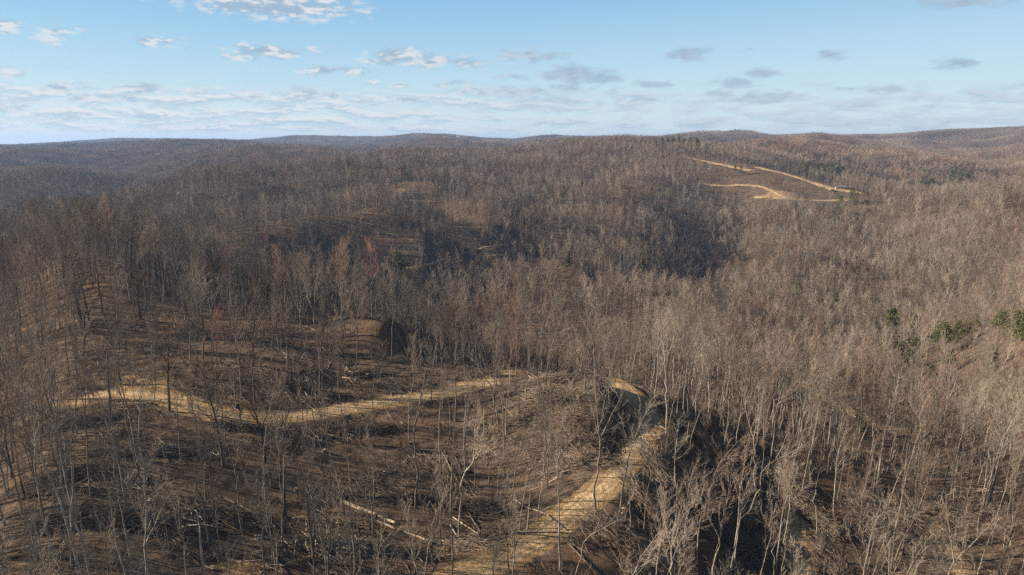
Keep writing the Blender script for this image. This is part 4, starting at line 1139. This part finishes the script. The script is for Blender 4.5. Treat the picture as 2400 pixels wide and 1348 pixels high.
def brush_pile(L, W, H, seed):
    g = np.random.default_rng(seed); S = Soup(); n = int(120 + L * W * 3.6)
    a = g.normal(0, .45, n); ln = g.uniform(1.6, 6.0, n) * min(1, L / 10)
    c = np.stack([g.uniform(-.5, .5, n) * L, g.normal(0, .22, n) * W], 1)
    top = H * np.clip(1 - (np.abs(c[:, 0]) / (L * .56)) ** 2 - (np.abs(c[:, 1]) / (W * .6)) ** 2, .05, 1)
    z = g.uniform(0, 1, n) ** .6 * top
    P = np.zeros((n, 4, 3)); t = g.normal(0, .22, n)
    for k, q in enumerate((-.5, -.17, .17, .5)):
        P[:, k, 0] = c[:, 0] + np.cos(a) * ln * q; P[:, k, 1] = c[:, 1] + np.sin(a) * ln * q; P[:, k, 2] = z + t * ln * q
    P[:, :, :] += g.normal(size=P.shape) * .07
    r_ = g.uniform(.02, .075, n)
    tubes(S, P, r_[:, None] * np.array([1, .85, .65, .35]), 4, 0)
    B, RB = spawn(g, P, np.repeat(r_[:, None], 4, 1) * .5, 5, .3, 1, (20, 70), .35, .5, 3, .2, .2, .012); tubes(S, B, RB, 3, 1)
    # earth and matted leaves packed in the heap
    m_ = 26; u_ = np.linspace(0, 2 * math.pi, m_, endpoint=False); V = [(0, 0, H * .5)]; F3 = []
    for ri, rv in enumerate((.35, .7, 1.0)):
        for q in u_:
            jt = 1 + .22 * g.normal() * rv
            V.append((math.cos(q) * L * .46 * rv * jt, math.sin(q) * W * .42 * rv * jt, H * (.5 - .5 * rv ** 2) + g.normal() * .12 - .12))
    for k in range(m_): F3.append((0, 1 + k, 1 + (k + 1) % m_))
    F4 = []
    for ri in range(2):
        o = 1 + ri * m_
        for k in range(m_): F4.append((o + k, o + m_ + k, o + m_ + (k + 1) % m_, o + (k + 1) % m_))
    b0 = S.n; S.add(V, F3, 2); S.F.append((np.array(F4) + b0, 2))
    return S.mesh('brush_pile', [M_STICK, M_TWIG['dark'], M_GROUND])
for n, (u, v, L_, W_, H_, yaw, lb) in enumerate(PILES):
    x, y, z = ground_at(u, v)
    o = link('brush_pile', brush_pile(L_, W_, H_, 700 + n)); o.location = (x, y, z - .1)
    o.rotation_euler = normal_rot(np.array([x]), np.array([y]), [R(yaw)], 3.0)[0]
    set_tags(o, lb, 'brush pile', 'brush piles left by the logging')

# ------------------------------------------------------------------ fallen logs, each a thing
LOGS = [ # u1, v1, u2, v2, radius, material, stubs, label
 (788,1174,925,1232,.50,1,3,'thick bleached log lying across the logged slope, branched at its right end'),
 (870,1220,1000,1272,.30,1,5,'forked upper stem continuing right of the thick bleached log'),
 (880,1245,908,1270,.12,1,0,'short pale limb below the fork of the thick log'),
 (1195,1168,1330,1243,.22,0,0,'long straight log leaning down toward the lower dirt road'),
 (1198,1252,1335,1251,.23,1,2,'level pale log lying across the lower dirt road'),
 (1035,1060,1078,1142,.20,1,2,'steep pale log propped in the crossed pile at centre'),
 (1065,1068,1100,1150,.12,0,0,'thin brown log crossing the steep pale one at centre'),
 (1085,1185,1122,1248,.17,1,0,'short thick pale log above the split stump'),
 (1060,1212,1125,1255,.14,1,0,'pale log pointing down right beside the dark brush heap'),
 (1055,1232,1070,1256,.14,1,0,'stubby bleached log at the left foot of the dark heap'),
 (935,990,968,1010,.30,1,0,'short thick pale log just below the sandy road'),
 (160,1110,275,1080,.20,1,1,'long straight pale log lying level on the left slope'),
 (300,1248,390,1200,.14,0,2,'curved grey log with limbs low on the left slope'),
 (520,1166,612,1208,.17,1,3,'pale forked log in the fallen crowns at left of centre'),
 (478,1126,518,1136,.15,1,0,'short pale log above the tangled crowns'),
 (735,1195,790,1218,.11,0,0,'thin brown log left of the thick bleached log'),
 (478,1330,500,1337,.20,1,0,'short white log at the bottom left edge'),
 (715,765,755,793,.16,1,0,'white log on the crest of the knoll'),
 (412,772,445,784,.12,1,0,'small white log on the upper left slope'),
 (448,912,492,920,.13,1,0,'thin pale log above the fork of the sandy road'),
 (676,864,695,874,.13,1,0,'short pale log on the knoll face'),
 (662,912,690,950,.17,1,1,'left one of two bleached logs above the sandy road'),
 (668,914,714,944,.19,1,1,'right one of two bleached logs above the sandy road'),
 (820,926,853,940,.12,1,0,'thin pale log just above the middle of the sandy road'),
 (545,948,560,985,.12,0,0,'brown log across the edge of the sandy road'),
 (1232,870,1290,905,.17,0,0,'upper brown log of the trimmed stack by the landing'),
 (1238,882,1292,915,.18,1,0,'lower pale log of the trimmed stack by the landing'),
 (1180,955,1228,1010,.14,1,0,'pale log sliding down from the dirt landing'),
 (1385,1195,1425,1232,.20,0,0,'brown log jutting from the slash pile by the lower road'),
 (1440,1215,1530,1262,.15,0,2,'long grey log on top of the broad slash pile'),
 (1489,1168,1508,1169,.19,1,0,'short white log lying level right of the dirt bend'),
 (1506,1305,1552,1345,.19,1,0,'bleached log near the bottom, right of the lower road'),
 (1330,1272,1396,1348,.16,0,1,'brown log running downhill below the lower road'),
 (1545,1000,1570,1020,.17,1,0,'pale log on the rim of the dirt bend'),
 (1572,1262,1592,1300,.14,0,0,'thin leaning log between the bend and the skid track'),
 (1875,1166,1886,1154,.18,1,0,'short bright log at the head of the left skid track'),
 (1888,1185,1914,1225,.18,0,0,'dark log along the right side of the left skid track'),
 (2205,1240,2250,1270,.18,0,0,'brown log along the right skid track'),
 (1575,746,1600,766,.13,1,0,'pale log beside the valley track'),
 (640,1300,662,1345,.13,0,0,'dark log on the bare patch at the bottom'),
]
for n, (u1, v1, u2, v2, r0, mt, st, lb) in enumerate(LOGS):
    x1, y1, z1 = ground_at(u1, v1); x2, y2, z2 = ground_at(u2, v2)
    r0 *= .82
    g = np.random.default_rng(1200 + n); k = 8; t = np.linspace(0, 1, k)
    P = np.stack([x1 + (x2 - x1) * t, y1 + (y2 - y1) * t, np.zeros(k)], 1); L_ = math.hypot(x2 - x1, y2 - y1)
    P[:, :2] += np.cumsum(g.normal(size=(k, 2)), 0) * L_ * .006
    gz = hh(P[:, 0], P[:, 1]); zl = z1 + (z2 - z1) * t
    P[:, 2] = np.maximum(zl, gz) + r0 * .75 + .12
    c0 = P[0].copy(); P = P - c0
    S = Soup(); Rr = (r0 * (1 - .5 * t))[None]; tubes(S, P[None], Rr, 9, 0)
    for e, sgn in ((0, 1), (k - 1, -1)):
        ring = np.arange(9) + e * 9; S.F.append((ring[None, ::sgn], 1))
    if st:
        B, RB = spawn(g, P[None], Rr, st, .4, 1.0, (25, 60), .30, .45, 5, .15, .1, .03); tubes(S, B, RB, 5, 0)
        B2, RB2 = spawn(g, B, RB, 6, .2, 1.0, (25, 60), .5, .5, 4, .2, .15, .02); tubes(S, B2, RB2, 3, 0)
    o = link('fallen_log', S.mesh('fallen_log', [M_LOG if mt else M_LOGD, M_LOG], True)); o.location = c0
    set_tags(o, lb, 'log', 'felled logs lying on the logged slopes')

# ------------------------------------------------------------------ pines
def make_pine(seed, H, shape, full, cell, mat):
    g = np.random.default_rng(seed); T = Soup(); K = Soup()
    P, Rr = trunk_line(g, H, .020 * H * .55, 9, .5); tubes(T, P, Rr, 6)
    z0 = H * (1 - full); n = int(34 + 26 * full)
    br = []; cl = []
    for k in range(n):
        t = (k + g.uniform(0, 1)) / n; zz_ = z0 + (H - z0) * t
        w = (1 - t) ** .8 * shape * H * g.uniform(.55, 1.15) + .5
        if g.uniform() < .12: w *= .4
        a = g.uniform(0, 6.28); c = np.array([np.interp(zz_, P[0, :, 2], P[0, :, 0]), np.interp(zz_, P[0, :, 2], P[0, :, 1]), zz_])
        d = np.array([math.cos(a), math.sin(a), .12 + .35 * t])
        line = np.array([c + d * w * q + np.array([0, 0, -.10 * w * q * q + .12 * w * q ** 3]) for q in (0, .4, .75, 1)])
        br.append(line)
        for q in np.linspace(.35, 1, int(3 + w * 1.1)):
            cl.append((c + d * w * q + g.normal(size=3) * .28 * (1.2 - q * .3), .45 + .5 * g.uniform()))
    br = np.array(br); tubes(T, br, np.repeat(np.array([[.07, .05, .03, .015]]), len(br), 0), 3)
    V = []; F = []
    for c, s in cl:
        for _ in range(cell):
            d = g.normal(size=3); d[2] = abs(d[2]) * .5; d /= np.linalg.norm(d); e = np.cross(d, g.normal(size=3)); e /= np.linalg.norm(e)
            o = c + g.normal(size=3) * s * .42; q = len(V); l = s * g.uniform(.5, .95); w = s * .24
            V += [o - e * w, o + e * w, o + d * l + e * w * .3]; F.append((q, q + 1, q + 2))
    K.add(V, F, 0)
    return T.mesh('trunk', [M_BARK['dark']], True), K.mesh('crown', [mat])
pines = [make_pine(60 + i, 16, (.20, .26, .17, .30)[i % 4], (.72, .6, .8, .5)[i % 4], 12, M_NEEDLE if i < 5 else M_NEEDLE2) for i in range(7)]
pines_far = [make_pine(80 + i, 16, (.22, .27)[i % 2], .75, 6, M_NEEDLE if i < 3 else M_NEEDLE2) for i in range(4)]
PLAB = {'green': 'dark green pine', 'yel': 'yellowish green conifer'}
for n, (u, v, hp, yel, ph) in enumerate(PINES):
    x, y, z = ground_at(u, v)
    _, _, dep = project(x, y, z)
    H = float(hp * dep / 1600); H = min(max(H * (1.55 if hp < 30 else 1.22), 6), 34)
    far_ = math.hypot(x, y) > 620
    tm, cm = (pines_far[(3 if yel else n % 3)] if far_ else pines[(5 + n % 2) if yel else n % 5])
    e = bpy.data.objects.new('pine_tree', None); C.objects.link(e); e.location = (x, y, z - .2)
    s = H / 16; wx = s * (1.45 if hp < 30 else 1.25) * rngs.uniform(.9, 1.15); e.scale = (wx, wx, s); e.rotation_euler = (rngs.normal() * .03, rngs.normal() * .03, rngs.uniform(0, 6.28))
    set_tags(e, f"{PLAB['yel' if yel else 'green']} {ph}", 'tree', 'evergreens scattered in the leafless forest')
    link('trunk', tm, e); link('crown', cm, e)

# ------------------------------------------------------------------ boxes and beams for the built things
def boxes(name, lst, mat, parent=None):
    S = Soup()
    for (x0, y0, z0, x1, y1, z1) in lst:
        V = [(x0,y0,z0),(x1,y0,z0),(x1,y1,z0),(x0,y1,z0),(x0,y0,z1),(x1,y0,z1),(x1,y1,z1),(x0,y1,z1)]
        S.add(V, [(0,3,2,1),(4,5,6,7),(0,1,5,4),(1,2,6,5),(2,3,7,6),(3,0,4,7)])
    return link(name, S.mesh(name, [mat]), parent)
def prism(name, prof, y0, y1, mat, parent=None):
    S = Soup(); n = len(prof); V = [(a, y0, b) for a, b in prof] + [(a, y1, b) for a, b in prof]
    S.V.append(np.array(V, float)); S.n = 2 * n
    S.F.append((np.array([[k, (k + 1) % n, n + (k + 1) % n, n + k] for k in range(n)]), 0))
    S.F.append((np.arange(n)[None, ::-1], 0)); S.F.append((np.arange(n, 2 * n)[None], 0))
    return link(name, S.mesh(name, [mat]), parent)
M_WHITE = plain_mat('white painted siding', (.74, .73, .70)); M_ROOFW = plain_mat('white metal roof', (.80, .80, .80), .4, .5, .1)
M_ROOFG = plain_mat('grey metal roof', (.38, .42, .44), .4, .5, .2); M_ROOFD = plain_mat('weathered grey roof', (.16, .18, .19), .8, .2, .3); M_RED = plain_mat('red brown siding', (.26, .085, .06)); M_TAN = plain_mat('tan siding', (.42, .33, .22))
M_GLASS = plain_mat('dark window glass', (.03, .035, .04), .1, .6, .1); M_STEEL = plain_mat('galvanised steel', (.35, .36, .37), .4, .5, .2)
M_YEL = plain_mat('dusty yellow machine paint', (.42, .27, .06)); M_BLK = plain_mat('black rubber', (.02, .02, .02)); M_BLUE = plain_mat('blue grey canopy', (.10, .13, .19), .5)
def house(u, v, L, D, H, rh, yaw, mw, mr, label, cat='house'):
    x, y, z = ground_at(u, v)
    e = bpy.data.objects.new('house' if cat == 'house' else 'shed', None); C.objects.link(e); e.location = (x, y, z - .3); e.rotation_euler = (0, 0, R(yaw))
    set_tags(e, label, cat)
    prism('wall', [(-D / 2, 0), (D / 2, 0), (D / 2, H), (0, H + rh), (-D / 2, H)], -L / 2, L / 2, mw, e).rotation_euler = (0, 0, R(90))
    a = math.atan2(rh, D / 2); o = .5
    r_ = prism('roof', [(-D / 2 - o, H - o * math.tan(a)), (0, H + rh), (D / 2 + o, H - o * math.tan(a)), (D / 2 + o, H - o * math.tan(a) + .28), (0, H + rh + .3), (-D / 2 - o, H - o * math.tan(a) + .28)], -L / 2 - o, L / 2 + o, mr, e)
    r_.rotation_euler = (0, 0, R(90))
    boxes('chimney', [(L * .2, -.4, H), (L * .2, -.4, H)] and [(L * .2 - .4, -.4, H, L * .2 + .4, .4, H + rh + 1.0)], mw, r_).rotation_euler = (0, 0, R(-90))
    for k in (-.30, .22, .38):
        f = boxes('window', [(k * L - .6, -D / 2 - .06, H * .38, k * L + .6, -D / 2 + .02, H * .78)], M_WHITE, e)
        boxes('pane', [(k * L - .48, -D / 2 - .10, H * .42, k * L + .48, -D / 2 - .065, H * .74)], M_GLASS, f)
    boxes('door', [(-.55, -D / 2 - .06, .3, .55, -D / 2 + .02, 2.4)], M_RED if mw is M_WHITE else M_WHITE, e)
    return e
house(1596,359,9,7,4.0,2.0,8,M_RED,M_ROOFW,'small house with a bright white roof above the far dirt cut')
house(1586,360,8,6,3.0,1.4,0,M_RED,M_ROOFG,'low red brown shed left of the white roofed house','shed')
house(1968,443,11,6,2.8,1.8,-12,M_TAN,M_ROOFD,'grey roofed cabin beside the far clearing road')
house(1794,321,26,12,7,4,5,M_WHITE,M_ROOFW,'leftmost of three white houses on the far green hilltop')
house(1802,321,24,12,7,4,0,M_WHITE,M_ROOFW,'middle one of three white houses on the far green hilltop')
house(1811,322,30,12,7,4,-8,M_WHITE,M_ROOFW,'rightmost of three white houses on the far green hilltop')
house(1843,326,20,10,5,3,0,M_WHITE,M_ROOFW,'small pale house below the far green hilltop')
house(1074,322,22,11,6,4,10,M_WHITE,M_ROOFW,'white farmhouse right of the pale hilltop field')
house(1060,320,30,14,7,5,0,M_TAN,M_ROOFG,'brown barn on the pale hilltop field','barn')
house(1138,324,26,12,7,5,15,M_WHITE,M_ROOFG,'dark roofed house alone on the far central skyline')
house(707,348,11,6,3,1.5,0,M_WHITE,M_ROOFW,'small white shed at the left end of the far pale track','shed')
house(728,349,10,6,3,1.5,0,M_WHITE,M_ROOFG,'small grey shed right of the far white shed','shed')
house(901,369,10,6,3,1.5,0,M_WHITE,M_ROOFW,'tiny white shed right of the far pale track','shed')

def mast(u, vb, vt, w, label):
    x, y, z = ground_at(u, vb); X, Y, Z = pix_dir(u, vt); H = CAMZ + float(Z) * math.hypot(x, y) - z
    e = bpy.data.objects.new('radio_mast', None); C.objects.link(e); e.location = (x, y, z); set_tags(e, label, 'radio mast', 'radio masts on the skyline')
    S = Soup(); a = [np.array([math.cos(q) * w, math.sin(q) * w]) for q in (0, 2.09, 4.19)]
    for k in range(3):
        tubes(S, np.array([[[*a[k], 0], [*(a[k] * .35), H]]]), np.array([[.35, .22]]), 4)
    n = 26
    for j in range(n):
        f0, f1 = j / n, (j + 1) / n
        for k in range(3):
            p = a[k] * (1 - .65 * f0); q = a[(k + 1) % 3] * (1 - .65 * f1)
            tubes(S, np.array([[[*p, f0 * H], [*q, f1 * H]]]), np.array([[.14, .14]]), 3)
    link('lattice', S.mesh('lattice', [M_STEEL]), e)
    S = Soup(); tubes(S, np.array([[[0, 0, H * .99], [0, 0, H * 1.05]]]), np.array([[.2, .1]]), 5); link('antenna', S.mesh('antenna', [M_STEEL]), e)
    boxes('beacon', [(-.8, -.8, H * .66, .8, .8, H * .66 + 1.6)], M_WHITE, e)
mast(334,328,314,2.2,'radio mast on the far blue hill at left')
mast(1277,322,305,1.8,'taller left one of two masts on the central skyline')
mast(1291,322,309,1.4,'shorter right one of two masts on the central skyline')
mast(2080,318,294,2.2,'tall radio mast on the right skyline')

def machine(u, v, yaw, sc, label, canopy, body):
    x, y, z = ground_at(u, v)
    e = bpy.data.objects.new('tracked_machine', None); C.objects.link(e); e.location = (x, y, z); e.rotation_euler = (0, 0, R(yaw)); e.scale = (sc, sc, sc)
    set_tags(e, label, 'machine')
    for s in (-1, 1):
        tr = prism('track', [(-1.7, .35), (-1.4, .05), (1.4, .05), (1.7, .35), (1.5, .85), (-1.4, .85)], -.22, .22, M_BLK, e); tr.location = (0, s * .95, 0)
    boxes('body', [(-1.5, -.7, .62, 1.7, .7, 1.25), (.3, -.52, 1.25, 1.7, .52, 1.75)], body, e)
    boxes('cab', [(-1.2, -.6, 1.25, .25, .6, 2.5)], M_GLASS, e)
    boxes('canopy', [(-1.35, -.75, 2.5, .4, .75, 2.66)], canopy, e)
    boxes('exhaust_pipe', [(1.0, -.06, 1.75, 1.12, .06, 2.35)], M_BLK, e)
    bl = prism('blade', [(1.95, .1), (2.15, .15), (2.05, .6), (2.2, 1.05), (2.0, 1.05), (1.85, .6)], -1.35, 1.35, body, e)
    boxes('push_arm', [(.9, -.75, .4, 1.95, -.6, .58), (.9, .6, .4, 1.95, .75, .58)], body, bl)
machine(1164,882,250,.75,'dark tracked machine with a blue grey canopy parked by the dirt landing',M_BLUE,plain_mat('grimy dark paint', (.05, .04, .035)))
machine(1951,449,20,1.4,'dark tracked machine with a grey canopy parked beside the far clearing road',M_STEEL,plain_mat('dark green paint', (.03, .04, .03)))

# ------------------------------------------------------------------ boulders and stumps
def rock(seed, r):
    g = np.random.default_rng(seed); V = []; F = []; a, b = 9, 6
    for i in range(b + 1):
        for j in range(a):
            th = math.pi * i / b; ph = 2 * math.pi * j / a; q = r * (1 + .22 * g.normal() * (0 < i < b))
            V.append((math.sin(th) * math.cos(ph) * q, math.sin(th) * math.sin(ph) * q * .8, math.cos(th) * q * .65 + r * .3))
    for i in range(b):
        for j in range(a): F.append((i * a + j, i * a + (j + 1) % a, (i + 1) * a + (j + 1) % a, (i + 1) * a + j))
    S = Soup(); S.add(V, F); return S.mesh('rock', [M_ROCK])
M_ROCK = plain_mat('pale sandstone', (.22, .19, .155), .9, .1, .4)
ROCKS = [(552,1206,.9,'grey stone in the tangle left of the pale forked log'),(607,1262,1.1,'pale stone on the bare patch low on the slope'),(805,1180,1.0,'stone at the butt of the thick bleached log'),(1530,1215,.8,'upright pale stone right of the slash pile'),(815,893,.8,'pale stone above the sandy road on the knoll'),(1062,1312,.6,'small stone beside the lowest road')]
for n, (u, v, r0, lb) in enumerate(ROCKS):
    o = link('boulder', rock(n, r0 * .6)); o.location = ground_at(u, v); set_tags(o, lb, 'rock')
def stump(seed, r0, H):
    g = np.random.default_rng(seed); S = Soup(); a = np.linspace(0, 2 * math.pi, 13)[:-1]
    V = []
    for z, k in ((-.3, 1.7), (.05, 1.45), (.25, 1.08), (H, 1.0), (H, .0)):
        for q in a: V.append((math.cos(q) * r0 * k * (1 + .1 * g.normal() * (k > 1)), math.sin(q) * r0 * k * (1 + .1 * g.normal() * (k > 1)), z + (.05 * g.normal() if k == 1 else 0)))
    side, top = [], []
    for i in range(4):
        for j in range(12): (top if i == 3 else side).append((i * 12 + j, i * 12 + (j + 1) % 12, (i + 1) * 12 + (j + 1) % 12, (i + 1) * 12 + j))
    S.add(V, side, 0); S.F.append((np.array(top), 1)); return S.mesh('stump', [M_LOGD, M_LOG])
st_m = [stump(i, .34 + .06 * i, .45 + .1 * i) for i in range(3)]
STUMPS = [(430,1240,'stump in the middle of the tangled crowns'),(695,1150,'stump left of the thick bleached log'),(760,1060,'stump below the middle of the sandy road'),(960,1040,'stump right of the short thick log under the road'),(1090,1105,'stump just above the crossed logs'),(350,1180,'stump right of the tall pale tree at left'),(640,1240,'stump beside the bare patch'),(1320,1110,'stump left of the dirt bend'),(1460,1200,'stump at the top of the slash pile'),(900,1110,'stump in the centre of the logged slope'),(560,890,'stump above the fork of the sandy road'),(840,830,'stump on the knoll face'),(450,870,'stump on the upper left slope'),(1240,1105,'stump above the long straight log')]
for n, (u, v, lb) in enumerate(STUMPS):
    o = link('tree_stump', st_m[n % 3]); o.location = ground_at(u, v); o.rotation_euler = (0, 0, n * 1.3); set_tags(o, lb, 'stump', 'stumps on the logged slope')

# ------------------------------------------------------------------ haze: one closed box of thin air round the whole scene
def add_haze():
    m = bpy.data.materials.new('haze air'); m.use_nodes = True; N = m.node_tree.nodes; N.clear()
    o = N.new('ShaderNodeOutputMaterial'); v = N.new('ShaderNodeVolumePrincipled')
    v.inputs['Color'].default_value = (.42, .60, .96, 1); v.inputs['Density'].default_value = HAZE_D; v.inputs['Anisotropy'].default_value = .2
    m.node_tree.links.new(v.outputs[0], o.inputs['Volume'])
    h_ = boxes('haze', [(-13500, -900, float(GZ.min()) - 1.5, 13500, 17500, max(float(GZ.max()) + 30, CAMZ + 60))], m)
    set_tags(h_, 'thin bluish haze over the far hills', 'haze', None, 'stuff')
HAZE_D = 0.00007
add_haze()
